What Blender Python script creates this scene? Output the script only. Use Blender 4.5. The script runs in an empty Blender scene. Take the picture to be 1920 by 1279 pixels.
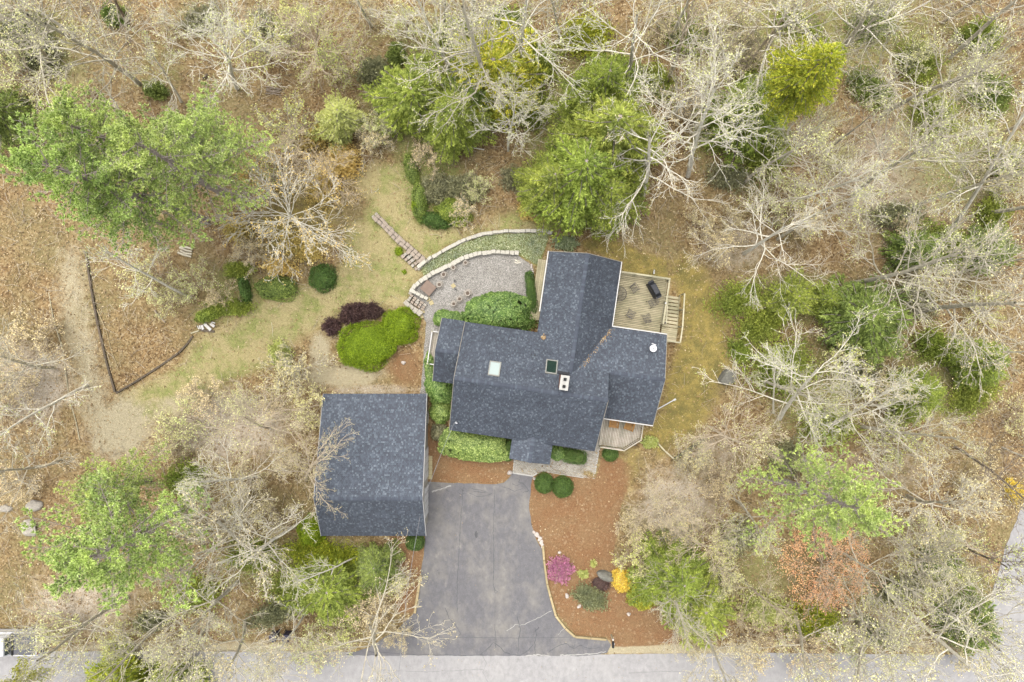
import bpy, bmesh, math, random
import numpy as np
from mathutils import Vector, Matrix, Euler
R = math.radians
SC = bpy.context.scene
COL = SC.collection
rnd = random.Random(7)
rng = np.random.default_rng(7)

# ------------------------------------------------------------------ camera, sky, sun, exposure
HC, S = 56.32, 0.044          # camera height and metres per photo pixel on the ground
cam = bpy.data.cameras.new('camera'); cam.lens = 24; cam.sensor_width = 36; cam.clip_end = 3000; cam.clip_start = 0.5
co = bpy.data.objects.new('camera', cam); COL.objects.link(co); co.location = (0, 0, HC); co.rotation_euler = (0, 0, 0)
SC.camera = co
SUN_EL, SUN_AZ = 74, 330      # azimuth clockwise from north (+y)
W = bpy.data.worlds.new('World'); SC.world = W; W.use_nodes = True
nt = W.node_tree; nt.nodes.clear()
sky = nt.nodes.new('ShaderNodeTexSky'); sky.sky_type = 'NISHITA'; sky.sun_disc = False
sky.sun_elevation = R(SUN_EL); sky.sun_rotation = R(SUN_AZ); sky.dust_density = 4; sky.air_density = 1.0; sky.ozone_density = 1.0
hs = nt.nodes.new('ShaderNodeHueSaturation'); hs.inputs['Saturation'].default_value = 0.3
bg = nt.nodes.new('ShaderNodeBackground'); bg.inputs['Strength'].default_value = 0.15
wo = nt.nodes.new('ShaderNodeOutputWorld')
nt.links.new(sky.outputs[0], hs.inputs['Color']); nt.links.new(hs.outputs[0], bg.inputs['Color']); nt.links.new(bg.outputs[0], wo.inputs[0])
sl = bpy.data.lights.new('sun', 'SUN'); sl.energy = 0.55; sl.angle = R(60); sl.color = (1, 0.965, 0.91)
so = bpy.data.objects.new('sun', sl); COL.objects.link(so)
d = Vector((math.sin(R(SUN_AZ)) * math.cos(R(SUN_EL)), math.cos(R(SUN_AZ)) * math.cos(R(SUN_EL)), math.sin(R(SUN_EL))))
so.rotation_euler = d.to_track_quat('Z', 'Y').to_euler(); so.location = (0, 0, 80)
SC.view_settings.view_transform = 'Standard'; SC.view_settings.look = 'None'
SC.view_settings.gamma = 1; SC.view_settings.use_curve_mapping = False
SC.view_settings.exposure = 2.0
SC.render.engine = 'CYCLES'
SC.cycles.max_bounces = 5; SC.cycles.diffuse_bounces = 3; SC.cycles.transparent_max_bounces = 4

# ------------------------------------------------------------------ helpers
def at(px, py, z=0.0):
    f = (HC - z) / HC
    return Vector(((px - 960) * S * f, (639.5 - py) * S * f, z))
HA = R(8.3); CA, SA = math.cos(HA), math.sin(HA)
def hl(u, v, z=0.0):           # house-local frame -> world
    return Vector((u * CA + v * SA, -u * SA + v * CA, z))
def link(o, parent=None):
    COL.objects.link(o)
    if parent is not None:
        o.parent = parent
        o.matrix_parent_inverse = Matrix.Identity(4)
    return o
def thing(name, label, cat, loc=(0, 0, 0), rz=0.0, group=None):
    o = bpy.data.objects.new(name, None); o.empty_display_size = .3
    o.location = loc; o.rotation_euler = (0, 0, rz); link(o)
    o['label'] = label; o['category'] = cat
    if group: o['group'] = group
    return o
def tag(o, label=None, cat=None, group=None, kind=None):
    if label: o['label'] = label
    if cat: o['category'] = cat
    if group: o['group'] = group
    if kind: o['kind'] = kind
    return o
def mesh_np(name, V, F, mats, parent=None, smooth=False, mi=None, link_it=True, attr=None):
    """V (n,3); F list of (m,k) arrays of faces (k 3 or 4)"""
    me = bpy.data.meshes.new(name)
    V = np.asarray(V, dtype=np.float32)
    if not isinstance(F, list): F = [F]
    F = [np.asarray(f, dtype=np.int32) for f in F if len(f)]
    tot = np.concatenate([np.full(len(f), f.shape[1]) for f in F]).astype(np.int32)
    loops = np.concatenate([f.ravel() for f in F]).astype(np.int32)
    me.vertices.add(len(V)); me.vertices.foreach_set('co', V.ravel())
    me.loops.add(len(loops)); me.loops.foreach_set('vertex_index', loops)
    me.polygons.add(len(tot))
    st = np.concatenate([[0], np.cumsum(tot)[:-1]]).astype(np.int32)
    me.polygons.foreach_set('loop_start', st); me.polygons.foreach_set('loop_total', tot)
    if mi is not None: me.polygons.foreach_set('material_index', np.asarray(mi, dtype=np.int32))
    if smooth: me.polygons.foreach_set('use_smooth', np.ones(len(tot), dtype=bool))
    me.update(calc_edges=True)
    if attr:
        for an, a in attr.items():
            at_ = me.color_attributes.new(an, 'FLOAT_COLOR', 'POINT'); at_.data.foreach_set('color', a.astype(np.float32).ravel())
    for m in (mats if isinstance(mats, (list, tuple)) else [mats]): me.materials.append(m)
    if not link_it: return me
    return link(bpy.data.objects.new(name, me), parent)
class MB:
    """collects primitives into one mesh"""
    def __init__(s): s.v = []; s.f4 = []; s.f3 = []
    def add(s, vs, f4=(), f3=()):
        b = len(s.v); s.v += [tuple(x) for x in vs]
        s.f4 += [tuple(i + b for i in f) for f in f4]; s.f3 += [tuple(i + b for i in f) for f in f3]
        return s
    def hexa(s, p):      # p: 8 points bottom 4 ccw, top 4 ccw
        return s.add(p, [(3, 2, 1, 0), (4, 5, 6, 7), (0, 1, 5, 4), (1, 2, 6, 5), (2, 3, 7, 6), (3, 0, 4, 7)])
    def box(s, c, d, rz=0.0, M=None, taper=1.0):
        x, y, z = d[0] / 2, d[1] / 2, d[2] / 2
        pts = [Vector((sx * x * t, sy * y * t, sz * z)) for sz, t in ((-1, 1), (1, taper)) for sx, sy in ((-1, -1), (1, -1), (1, 1), (-1, 1))]
        m = (M.to_3x3() if M is not None else Matrix.Rotation(rz, 3, 'Z'))
        return s.hexa([m @ p + Vector(c) for p in pts])
    def bar(s, a, b, w, h=None):
        a, b = Vector(a), Vector(b); h = h or w
        dd = b - a; L = dd.length
        if L < 1e-6: return s
        q = dd.to_track_quat('X', 'Z').to_matrix()
        return s.box((a + b) / 2, (L, w, h), M=q)
    def tube(s, pts, r, k=6, cap=True):
        pts = [Vector(p) for p in pts]; n = len(pts)
        rr = r if isinstance(r, (list, tuple)) else [r] * n
        vs = []
        for i, p in enumerate(pts):
            t = (pts[min(i + 1, n - 1)] - pts[max(i - 1, 0)]).normalized()
            a = t.orthogonal().normalized() if abs(t.z) > .9 else t.cross(Vector((0, 0, 1))).normalized()
            b_ = t.cross(a)
            for j in range(k):
                an = 2 * math.pi * j / k
                vs.append(p + (a * math.cos(an) + b_ * math.sin(an)) * rr[i])
        f = [(i * k + j, i * k + (j + 1) % k, (i + 1) * k + (j + 1) % k, (i + 1) * k + j) for i in range(n - 1) for j in range(k)]
        f3 = []
        if cap:
            vs += [pts[0], pts[-1]]
            f3 = [(n * k, (j + 1) % k, j) for j in range(k)] + [(n * k + 1, (n - 1) * k + j, (n - 1) * k + (j + 1) % k) for j in range(k)]
        return s.add(vs, f, f3)
    def lathe(s, prof, c=(0, 0, 0), k=16):
        vs = []
        for r, z in prof:
            for j in range(k):
                an = 2 * math.pi * j / k; vs.append((c[0] + r * math.cos(an), c[1] + r * math.sin(an), c[2] + z))
        n = len(prof)
        return s.add(vs, [(i * k + j, i * k + (j + 1) % k, (i + 1) * k + (j + 1) % k, (i + 1) * k + j) for i in range(n - 1) for j in range(k)])
    def prism(s, poly, z0, z1):
        n = len(poly); vs = [(p[0], p[1], z0) for p in poly] + [(p[0], p[1], z1) for p in poly]
        s.add(vs, [(i, (i + 1) % n, n + (i + 1) % n, n + i) for i in range(n)])
        s.ngons = getattr(s, 'ngons', []) + [[len(s.v) - n + i for i in range(n)]]
        return s
    def build(s, name, mat, parent=None, smooth=False, bevel=0, link_it=True):
        me = bpy.data.meshes.new(name)
        me.from_pydata(s.v, [], s.f4 + s.f3 + getattr(s, 'ngons', []))
        bm = bmesh.new(); bm.from_mesh(me)
        bmesh.ops.recalc_face_normals(bm, faces=bm.faces)
        if bevel: bmesh.ops.bevel(bm, geom=list(bm.edges), offset=bevel, segments=1, affect='EDGES')
        bm.to_mesh(me); bm.free()
        if smooth: me.polygons.foreach_set('use_smooth', [True] * len(me.polygons))
        for m in (mat if isinstance(mat, (list, tuple)) else [mat]): me.materials.append(m)
        me.update()
        if not link_it: return me
        return link(bpy.data.objects.new(name, me), parent)

# ------------------------------------------------------------------ materials
def nodes(name):
    m = bpy.data.materials.new(name); m.use_nodes = True
    n = m.node_tree; b = n.nodes['Principled BSDF']; b.inputs['Roughness'].default_value = .85
    b.inputs['Specular IOR Level'].default_value = .25
    return m, n, b
def N(n, t, **k):
    x = n.nodes.new(t)
    for a, v in k.items(): setattr(x, a, v)
    return x
def noise(n, scale, detail=4, rough=.6, vec=None):
    x = N(n, 'ShaderNodeTexNoise'); x.inputs['Scale'].default_value = scale; x.inputs['Detail'].default_value = detail; x.inputs['Roughness'].default_value = rough
    if vec is not None: n.links.new(vec, x.inputs['Vector'])
    return x
def ramp(n, fac, stops, interp='LINEAR'):
    x = N(n, 'ShaderNodeValToRGB'); cr = x.color_ramp; cr.interpolation = interp
    while len(cr.elements) < len(stops): cr.elements.new(.5)
    for e, (p, c) in zip(cr.elements, stops):
        e.position = p; e.color = (*c, 1) if len(c) == 3 else c
    n.links.new(fac, x.inputs[0]); return x
def mixc(n, fac, a, b, mode='MIX'):
    x = N(n, 'ShaderNodeMix', data_type='RGBA', blend_type=mode)
    for s_, v in ((x.inputs[0], fac), (x.inputs[6], a), (x.inputs[7], b)):
        if isinstance(v, (float, int)): s_.default_value = v
        elif isinstance(v, tuple): s_.default_value = (*v, 1)
        else: n.links.new(v, s_)
    return x.outputs[2]
def mth(n, op, a, b=None, clamp=False):
    x = N(n, 'ShaderNodeMath', operation=op, use_clamp=clamp)
    for s_, v in ((x.inputs[0], a), (x.inputs[1], b)):
        if v is None: continue
        if isinstance(v, (float, int)): s_.default_value = v
        else: n.links.new(v, s_)
    return x.outputs[0]
def bump(n, b, h, strength=.4, dist=.02):
    x = N(n, 'ShaderNodeBump'); x.inputs['Strength'].default_value = strength; x.inputs['Distance'].default_value = dist
    n.links.new(h, x.inputs['Height']); n.links.new(x.outputs[0], b.inputs['Normal'])
def pos(n):
    return N(n, 'ShaderNodeNewGeometry').outputs['Position']
def island(n): return N(n, 'ShaderNodeNewGeometry').outputs['Random Per Island']
KM = .43
def simple(name, c, rough=.8, var=.25, scale=6, metal=0, spec=.25):
    c = tuple(x * KM for x in c)
    m, n, b = nodes(name); tc = N(n, 'ShaderNodeTexCoord').outputs['Object']
    nz = noise(n, scale, 5, .65, tc)
    r_ = ramp(n, nz.outputs[0], [(.3, tuple(x * (1 - var) for x in c)), (.7, tuple(min(1, x * (1 + var)) for x in c))])
    n.links.new(r_.outputs[0], b.inputs['Base Color']); b.inputs['Roughness'].default_value = rough; b.inputs['Metallic'].default_value = metal
    b.inputs['Specular IOR Level'].default_value = spec
    bump(n, b, nz.outputs[0], .25, .02)
    return m
def per_island(name, stops, rough=.85, fine=18, finevar=.2, obj_var=0.0, bumpd=.01, k=.43, broad=0):
    stops = [(p, tuple(x * k for x in c)) for p, c in stops]
    """colour picked per loose piece, with fine grain"""
    m, n, b = nodes(name)
    r_ = ramp(n, island(n), stops)
    nz = noise(n, fine, 4, .7, pos(n))
    v = ramp(n, nz.outputs[0], [(.25, (1 - finevar,) * 3), (.75, (1 + finevar,) * 3)])
    c = mixc(n, 1.0, r_.outputs[0], v.outputs[0], 'MULTIPLY')
    if broad:
        bz = noise(n, .7, 6, .7, pos(n)); c = mixc(n, 1.0, c, ramp(n, bz.outputs[0], [(.3, (1 - broad,) * 3), (.7, (1 + broad,) * 3)]).outputs[0], 'MULTIPLY')
    if obj_var:
        oi = N(n, 'ShaderNodeObjectInfo').outputs['Random']
        ov = ramp(n, oi, [(0, (1 - obj_var,) * 3), (1, (1 + obj_var,) * 3)])
        c = mixc(n, 1.0, c, ov.outputs[0], 'MULTIPLY')
    n.links.new(c, b.inputs['Base Color']); b.inputs['Roughness'].default_value = rough
    bump(n, b, nz.outputs[0], .3, bumpd)
    return m
def leaf(name, stops, trans=.35, clump=1.3, cv=.35, objvar=.12):
    m, n, b = nodes(name)
    r_ = ramp(n, island(n), stops)
    tc = N(n, 'ShaderNodeTexCoord').outputs['Object']
    nz = noise(n, clump, 3, .6, tc)
    v = ramp(n, nz.outputs[0], [(.3, (1 - cv, 1 - cv * .9, 1 - cv * .6)), (.7, (1 + cv, 1 + cv * .9, 1 + cv * .6))])
    c = mixc(n, 1.0, r_.outputs[0], v.outputs[0], 'MULTIPLY')
    oi = N(n, 'ShaderNodeObjectInfo').outputs['Random']
    ov = ramp(n, oi, [(0, (1 - objvar, 1 - objvar * .5, 1 - objvar)), (1, (1 + objvar, 1 + objvar * .5, 1 + objvar))])
    c = mixc(n, 1.0, c, ov.outputs[0], 'MULTIPLY')
    n.links.new(c, b.inputs['Base Color']); b.inputs['Roughness'].default_value = .6
    tr = N(n, 'ShaderNodeBsdfTranslucent'); n.links.new(c, tr.inputs[0])
    mx = N(n, 'ShaderNodeMixShader'); mx.inputs[0].default_value = trans
    n.links.new(b.outputs[0], mx.inputs[1]); n.links.new(tr.outputs[0], mx.inputs[2])
    n.links.new(mx.outputs[0], n.nodes['Material Output'].inputs[0])
    return m
def bark(name, c, c2, sc=3):
    m, n, b = nodes(name); tc = N(n, 'ShaderNodeTexCoord').outputs['Object']
    nz = noise(n, sc, 5, .7, tc)
    r_ = ramp(n, nz.outputs[0], [(.32, c2), (.62, c)])
    n.links.new(r_.outputs[0], b.inputs['Base Color']); b.inputs['Roughness'].default_value = .9
    bump(n, b, nz.outputs[0], .5, .03)
    return m
def wood(name, c, c2, rough=.8):
    c = tuple(x * .5 for x in c); c2 = tuple(x * .5 for x in c2)
    m, n, b = nodes(name); tc = N(n, 'ShaderNodeTexCoord').outputs['Object']
    mp = N(n, 'ShaderNodeMapping'); mp.inputs['Scale'].default_value = (1.2, 9, 9); n.links.new(tc, mp.inputs[0])
    nz = noise(n, 3, 5, .7, mp.outputs[0]); n2 = noise(n, .9, 3, .6, pos(n))
    r_ = ramp(n, nz.outputs[0], [(.3, c2), (.7, c)])
    v = ramp(n, n2.outputs[0], [(.3, (.78, .8, .72)), (.7, (1.15, 1.12, 1.1))])
    oi = ramp(n, N(n, 'ShaderNodeObjectInfo').outputs['Random'], [(0, (.82,) * 3), (1, (1.12,) * 3)])
    c_ = mixc(n, 1.0, mixc(n, 1.0, r_.outputs[0], v.outputs[0], 'MULTIPLY'), oi.outputs[0], 'MULTIPLY')
    n.links.new(c_, b.inputs['Base Color']); b.inputs['Roughness'].default_value = rough
    bump(n, b, nz.outputs[0], .3, .01); return m

M = {}
M['shingle'] = per_island('asphalt_shingle', [(0, (.036, .040, .049)), (.5, (.045, .051, .062)), (.8, (.053, .061, .073)), (.9, (.068, .080, .092)), (1, (.088, .102, .114))], fine=40, finevar=.3, k=1.15, broad=.16)
M['ridge_shingle'] = per_island('ridge_shingle', [(0, (.034, .039, .050)), (.7, (.044, .051, .064)), (1, (.06, .07, .084))], fine=40, finevar=.3, k=.85)
M['shingle_base'] = simple('roof_deck', (.03, .035, .045), .9, .2)
M['white_trim'] = simple('white_trim', (.74, .72, .68), .5, .06)
M['siding'] = simple('wall_siding', (.50, .46, .38), .7, .1, 3)
M['concrete'] = simple('pale_concrete', (.55, .53, .48), .9, .15, 5)
M['deck'] = wood('weathered_deck', (.56, .50, .33), (.33, .29, .18))
M['deck_grey'] = wood('grey_deck', (.60, .54, .45), (.38, .34, .28))
M['rail'] = wood('rail_wood', (.62, .56, .40), (.38, .35, .23))
M['cedar'] = wood('cedar_furniture', (.50, .27, .09), (.33, .16, .05))
M['timber_tan'] = wood('tan_timber', (.52, .42, .24), (.36, .28, .15))
M['timber_old'] = wood('old_timber', (.17, .13, .09), (.09, .07, .05))
M['timber_green'] = wood('mossy_timber', (.22, .20, .12), (.12, .12, .07))
M['stone'] = simple('field_stone', (.50, .45, .37), .9, .35, 5)
M['stone_pale'] = simple('pale_cap_stone', (.62, .58, .48), .9, .2, 5)
M['stone_brown'] = simple('brown_step_stone', (.44, .36, .28), .9, .45, 4)
M['boulder'] = simple('grey_boulder', (.23, .22, .18), .95, .4, 3)
M['white_stone'] = simple('white_rock', (.68, .60, .52), .9, .15, 4)
M['yellow_paver'] = simple('yellow_paver', (.55, .46, .25), .9, .12, 5)
M['black_metal'] = simple('black_metal', (.03, .03, .035), .5, .2, 8, .4)
M['bronze_metal'] = simple('bronze_mesh', (.15, .13, .11), .6, .2, 8, .3)
M['cover'] = simple('black_vinyl_cover', (.028, .03, .036), .55, .3, 5)
M['white_metal'] = simple('white_metal', (.78, .78, .77), .4, .05)
M['black'] = simple('black_paint', (.015, .015, .015), .6, .1)
M['soil'] = simple('dark_soil', (.16, .12, .09), 1, .3, 12)
M['pot'] = simple('stone_planter', (.46, .41, .34), .9, .25, 8)
M['brown_table'] = simple('brown_cover', (.27, .19, .14), .7, .12, 3)
M['truck_white'] = simple('white_car_paint', (.78, .78, .78), .25, .03, 2, 0, .5)
M['tonneau'] = simple('grey_vinyl', (.12, .12, .13), .6, .15, 4)
M['rubber'] = simple('tyre_rubber', (.02, .02, .02), .8, .2)
M['bin'] = simple('blue_grey_plastic', (.06, .055, .10), .5, .15)
M['brick'] = simple('chimney_brick', (.30, .14, .09), .9, .3, 10)
M['copper'] = simple('dark_pipe', (.04, .04, .045), .6, .2)
M['curtain'] = simple('door_panel', (.55, .53, .48), .6, .05)
M['lumber'] = simple('white_plank', (.72, .68, .62), .6, .08)
M['bark_pale'] = bark('pale_grey_bark', (.38, .345, .26), (.22, .195, .145))
M['bark_white'] = bark('birch_bark', (.53, .495, .40), (.30, .27, .205), 5)
M['bark_dark'] = bark('dark_bark', (.20, .16, .12), (.10, .08, .06))
M['bark_tan'] = bark('tan_bark', (.36, .30, .21), (.25, .20, .14))
M['bark_pine'] = bark('pine_bark', (.27, .23, .20), (.15, .12, .10))
def glass(name, c, rough=.08):
    m, n, b = nodes(name); b.inputs['Base Color'].default_value = (*c, 1); b.inputs['Roughness'].default_value = rough
    b.inputs['Specular IOR Level'].default_value = .7; return m
M['glass_dark'] = glass('dark_glass', (.012, .022, .018)); M['glass_pale'] = glass('frosted_glass', (.2, .235, .215), .2)
# foliage: (young buds, needles, leaves)
M['bud_yellow'] = leaf('pale_yellow_buds', [(0, (0.34, 0.34, 0.12)), (.6, (0.48, 0.47, 0.19)), (1, (0.62, 0.61, 0.31))], .3, 1, .2)
M['bud_tan'] = leaf('tan_buds', [(0, (0.34, 0.28, 0.13)), (.6, (0.47, 0.395, 0.2)), (1, (0.58, 0.5, 0.29))], .3, 1, .2)
M['bud_green'] = leaf('fresh_green_buds', [(0, (0.28, 0.32, 0.07)), (.6, (0.42, 0.44, 0.13)), (1, (0.56, 0.56, 0.24))], .3, 1, .2)
M['bud_gold'] = leaf('golden_buds', [(0, (0.46, 0.32, 0.08)), (.6, (0.56, 0.42, 0.13)), (1, (0.55, 0.48, 0.2))], .3, 1, .2)
M['needle'] = leaf('pine_needles', [(0, (0.23, 0.31, 0.07)), (.6, (0.37, 0.455, 0.12)), (1, (0.55, 0.62, 0.23))], .25, .55, .35)
M['hemlock'] = leaf('hemlock_needles', [(0, (0.12, 0.16, 0.02)), (.6, (0.21, 0.255, 0.038)), (1, (0.36, 0.4, 0.08))], .25, .6, .4)
M['hemlock_dark'] = leaf('dark_hemlock_needles', [(0, (0.09, 0.12, 0.025)), (.6, (0.15, 0.2, 0.04)), (1, (0.25, 0.3, 0.07))], .2, .6, .4)
M['hemlock_yellow'] = leaf('yellow_green_needles', [(0, (0.16, 0.2, 0.018)), (.6, (0.29, 0.32, 0.028)), (1, (0.55, 0.5, 0.05))], .25, .6, .35)
M['lime'] = leaf('lime_leaves', [(0, (0.105, 0.155, 0.005)), (.6, (0.165, 0.225, 0.007)), (1, (0.26, 0.33, 0.018))], .25, 1.5, .2)
M['rhodo'] = leaf('rhododendron_leaves', [(0, (0.035, 0.07, 0.012)), (.6, (0.085, 0.14, 0.026)), (1, (0.2, 0.26, 0.08))], .15, 1.2, .3)
M['hedge'] = leaf('bright_hedge_leaves', [(0, (0.05, 0.085, 0.014)), (.6, (0.12, 0.17, 0.034)), (1, (0.25, 0.31, 0.09))], .15, 1.5, .2)
M['box'] = leaf('boxwood_leaves', [(0, (0.03, 0.06, 0.01)), (.6, (0.055, 0.1, 0.018)), (1, (0.1, 0.16, 0.035))], .15, 2, .25)
M['olive'] = leaf('olive_leaves', [(0, (0.13, 0.13, 0.06)), (.6, (0.2, 0.2, 0.1)), (1, (0.31, 0.3, 0.17))], .2, 1.5, .3)
M['sage'] = leaf('grey_green_groundcover', [(0, (0.13, 0.17, 0.07)), (.6, (0.27, 0.3, 0.16)), (1, (0.48, 0.48, 0.33))], .2, .8, .35)
M['barberry'] = leaf('purple_leaves', [(0, (.04, .022, .02)), (.6, (.075, .04, .035)), (1, (.13, .08, .065))], .15, 1.5, .25)
M['pink'] = leaf('pink_blossom', [(0, (0.34, 0.1, 0.2)), (.6, (0.48, 0.18, 0.3)), (1, (0.3, 0.26, 0.14))], .2, 1.5, .15)
M['yellow_fl'] = leaf('yellow_blossom', [(0, (.50, .32, .03)), (.6, (.66, .46, .05)), (1, (.72, .56, .14))], .2, 1.5, .15)
M['orange'] = leaf('coral_orange_leaves', [(0, (0.64, 0.28, 0.14)), (.6, (0.76, 0.42, 0.22)), (1, (0.74, 0.52, 0.28))], .3, .8, .25)
M['grass_blade'] = leaf('grass_blades', [(0, (.14, .16, .04)), (.6, (.26, .25, .10)), (1, (.44, .38, .20))], .2, .5, .2)
M['dead_leaf'] = per_island('dead_leaves', [(0, (.17, .10, .045)), (.35, (.33, .215, .10)), (.7, (.45, .32, .16)), (1, (.64, .51, .31))], fine=30, finevar=.15, k=.5)
M['stick'] = per_island('dry_sticks', [(0, (.22, .17, .11)), (.5, (.38, .31, .22)), (1, (.52, .46, .36))], fine=20, finevar=.15, k=.7)

def mat_ground():
    m, n, b = nodes('forest_floor'); P = pos(n)
    big = noise(n, .18, 4, .6, P); mid = noise(n, 1.1, 5, .65, P); fine = noise(n, 14, 5, .75, P); med = noise(n, 4.5, 4, .7, P)
    vo = N(n, 'ShaderNodeTexVoronoi'); vo.inputs['Scale'].default_value = 7.5; n.links.new(P, vo.inputs['Vector'])
    sep = N(n, 'ShaderNodeSeparateColor'); n.links.new(vo.outputs['Color'], sep.inputs[0])
    lit = ramp(n, sep.outputs[0], [(0, (.17, .10, .05)), (.2, (.32, .20, .10)), (.55, (.44, .29, .15)), (.85, (.53, .38, .22)), (1, (.64, .50, .33))]).outputs[0]
    lv = ramp(n, mid.outputs[0], [(.3, (.68, .66, .60)), (.7, (1.12, 1.12, 1.1))]).outputs[0]
    lit = mixc(n, 1.0, lit, lv, 'MULTIPLY')
    grnf = ramp(n, big.outputs[0], [(.42, (0,) * 3), (.62, (.55,) * 3)]).outputs[0]
    lit = mixc(n, grnf, lit, ramp(n, fine.outputs[0], [(.3, (.20, .18, .07)), (.7, (.40, .35, .18))]).outputs[0])
    A = N(n, 'ShaderNodeAttribute', attribute_name='mask_a'); sa = N(n, 'ShaderNodeSeparateColor'); n.links.new(A.outputs['Color'], sa.inputs[0])
    B = N(n, 'ShaderNodeAttribute', attribute_name='mask_b'); sb = N(n, 'ShaderNodeSeparateColor'); n.links.new(B.outputs['Color'], sb.inputs[0])
    def fac(o, k=.9):
        a = mth(n, 'ADD', o, mth(n, 'MULTIPLY', mth(n, 'SUBTRACT', mid.outputs[0], .5), k))
        a = mth(n, 'ADD', a, mth(n, 'MULTIPLY', mth(n, 'SUBTRACT', fine.outputs[0], .5), .7))
        return ramp(n, a, [(.32, (0,) * 3), (.68, (1,) * 3)]).outputs[0]
    def tex(c1, c2, c3):
        a = ramp(n, fine.outputs[0], [(.28, c1), (.5, c2), (.72, c3)]).outputs[0]
        return mixc(n, 1.0, a, ramp(n, med.outputs[0], [(.3, (.82,) * 3), (.7, (1.15,) * 3)]).outputs[0], 'MULTIPLY')
    pt = noise(n, .55, 5, .7, P)
    grass = mixc(n, ramp(n, pt.outputs[0], [(.40, (0,) * 3), (.54, (1,) * 3)]).outputs[0], tex((.11, .115, .04), (.24, .24, .085), (.36, .34, .15)), tex((.22, .17, .08), (.36, .29, .155), (.50, .41, .27)))
    moss = mixc(n, ramp(n, mid.outputs[0], [(.35, (0,) * 3), (.65, (1,) * 3)]).outputs[0], tex((.10, .09, .025), (.17, .145, .04), (.28, .23, .09)), tex((.22, .16, .04), (.36, .27, .07), (.46, .36, .15)))
    path = tex((.30, .24, .15), (.42, .36, .25), (.55, .48, .36))
    mulch = mixc(n, ramp(n, sep.outputs[1], [(.9, (0,) * 3), (.96, (.5,) * 3)]).outputs[0], mixc(n, ramp(n, pt.outputs[0], [(.4, (0,) * 3), (.65, (.8,) * 3)]).outputs[0], tex((.13, .065, .026), (.28, .145, .062), (.42, .245, .12)), tex((.15, .09, .04), (.30, .185, .085), (.44, .30, .165))), (.46, .34, .2))
    green = tex((.06, .07, .015), (.13, .135, .04), (.25, .23, .10))
    pale = tex((.24, .19, .13), (.40, .34, .25), (.58, .51, .41))
    def sc(v, k): return mixc(n, 1.0, v, k if isinstance(k, tuple) else (k, k, k), 'MULTIPLY')
    lit, pale, green, grass, moss, path, mulch = sc(lit, (.375, .375, .33)), sc(pale, .62), sc(green, .9), sc(grass, (.54, .56, .48)), sc(moss, .49), sc(path, (.50, .50, .45)), sc(mulch, .43)
    c = lit
    for f, t in ((sb.outputs[2], pale), (sb.outputs[1], green), (sa.outputs[0], grass), (sa.outputs[1], moss), (sa.outputs[2], path), (sb.outputs[0], mulch)):
        c = mixc(n, fac(f), c, t)
    n.links.new(c, b.inputs['Base Color']); b.inputs['Roughness'].default_value = .95
    bump(n, b, mth(n, 'ADD', fine.outputs[0], vo.outputs['Distance']), .6, .05)
    return m
M['ground'] = mat_ground()
def mat_asphalt(name, c1, c2, c3, stain, sscale=.35):
    m, n, b = nodes(name); P = pos(n)
    mp = N(n, 'ShaderNodeMapping'); mp.inputs['Scale'].default_value = (1.15, .8, 1); n.links.new(P, mp.inputs[0])
    f = noise(n, 22, 5, .8, P); g = noise(n, sscale, 6, .65, mp.outputs[0]); h = noise(n, 2.3, 5, .7, mp.outputs[0])
    a = ramp(n, f.outputs[0], [(.3, c1), (.5, c2), (.72, c3)]).outputs[0]
    a = mixc(n, ramp(n, g.outputs[0], [(.46, (0,) * 3), (.66, (.8,) * 3)]).outputs[0], a, stain)
    g2 = noise(n, sscale * 3.1, 7, .75, mp.outputs[0]); a = mixc(n, ramp(n, g2.outputs[0], [(.56, (0,) * 3), (.70, (.55,) * 3)]).outputs[0], a, tuple(x * 1.25 for x in stain))
    a = mixc(n, ramp(n, g2.outputs[0], [(.30, (.6,) * 3), (.40, (0,) * 3)]).outputs[0], a, tuple(x * .8 for x in c1))
    a = mixc(n, 1.0, a, ramp(n, h.outputs[0], [(.3, (.84,) * 3), (.7, (1.14,) * 3)]).outputs[0], 'MULTIPLY')
    n.links.new(a, b.inputs['Base Color']); b.inputs['Roughness'].default_value = .9; bump(n, b, f.outputs[0], .3, .01)
    return m
M['asphalt'] = mat_asphalt('driveway_asphalt', (.064, .061, .062), (.079, .076, .077), (.103, .098, .097), (.13, .12, .104))
M['road'] = mat_asphalt('road_asphalt', (.145, .139, .133), (.172, .165, .158), (.20, .192, .184), (.19, .182, .171), .25)
M['tar'] = simple('crack_tar', (.12, .12, .125), .8, .2)
M['sand_line'] = simple('sandy_crack', (.46, .44, .40), .9, .15)
def mat_gravel():
    m, n, b = nodes('pea_gravel'); P = pos(n)
    vo = N(n, 'ShaderNodeTexVoronoi'); vo.inputs['Scale'].default_value = 24; n.links.new(P, vo.inputs['Vector'])
    sep = N(n, 'ShaderNodeSeparateColor'); n.links.new(vo.outputs['Color'], sep.inputs[0])
    a = ramp(n, sep.outputs[0], [(0, (.07, .063, .054)), (.3, (.128, .12, .107)), (.7, (.17, .16, .143)), (1, (.25, .235, .21))]).outputs[0]
    g = noise(n, .8, 4, .6, P)
    a = mixc(n, 1.0, a, ramp(n, g.outputs[0], [(.3, (.85, .84, .81)), (.7, (1.12,) * 3)]).outputs[0], 'MULTIPLY')
    n.links.new(a, b.inputs['Base Color']); bump(n, b, vo.outputs['Distance'], .5, .02); return m
M['gravel'] = mat_gravel()
M['paver'] = per_island('concrete_pavers', [(0, (.36, .32, .25)), (.5, (.46, .42, .34)), (1, (.55, .51, .42))], fine=30)

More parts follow.
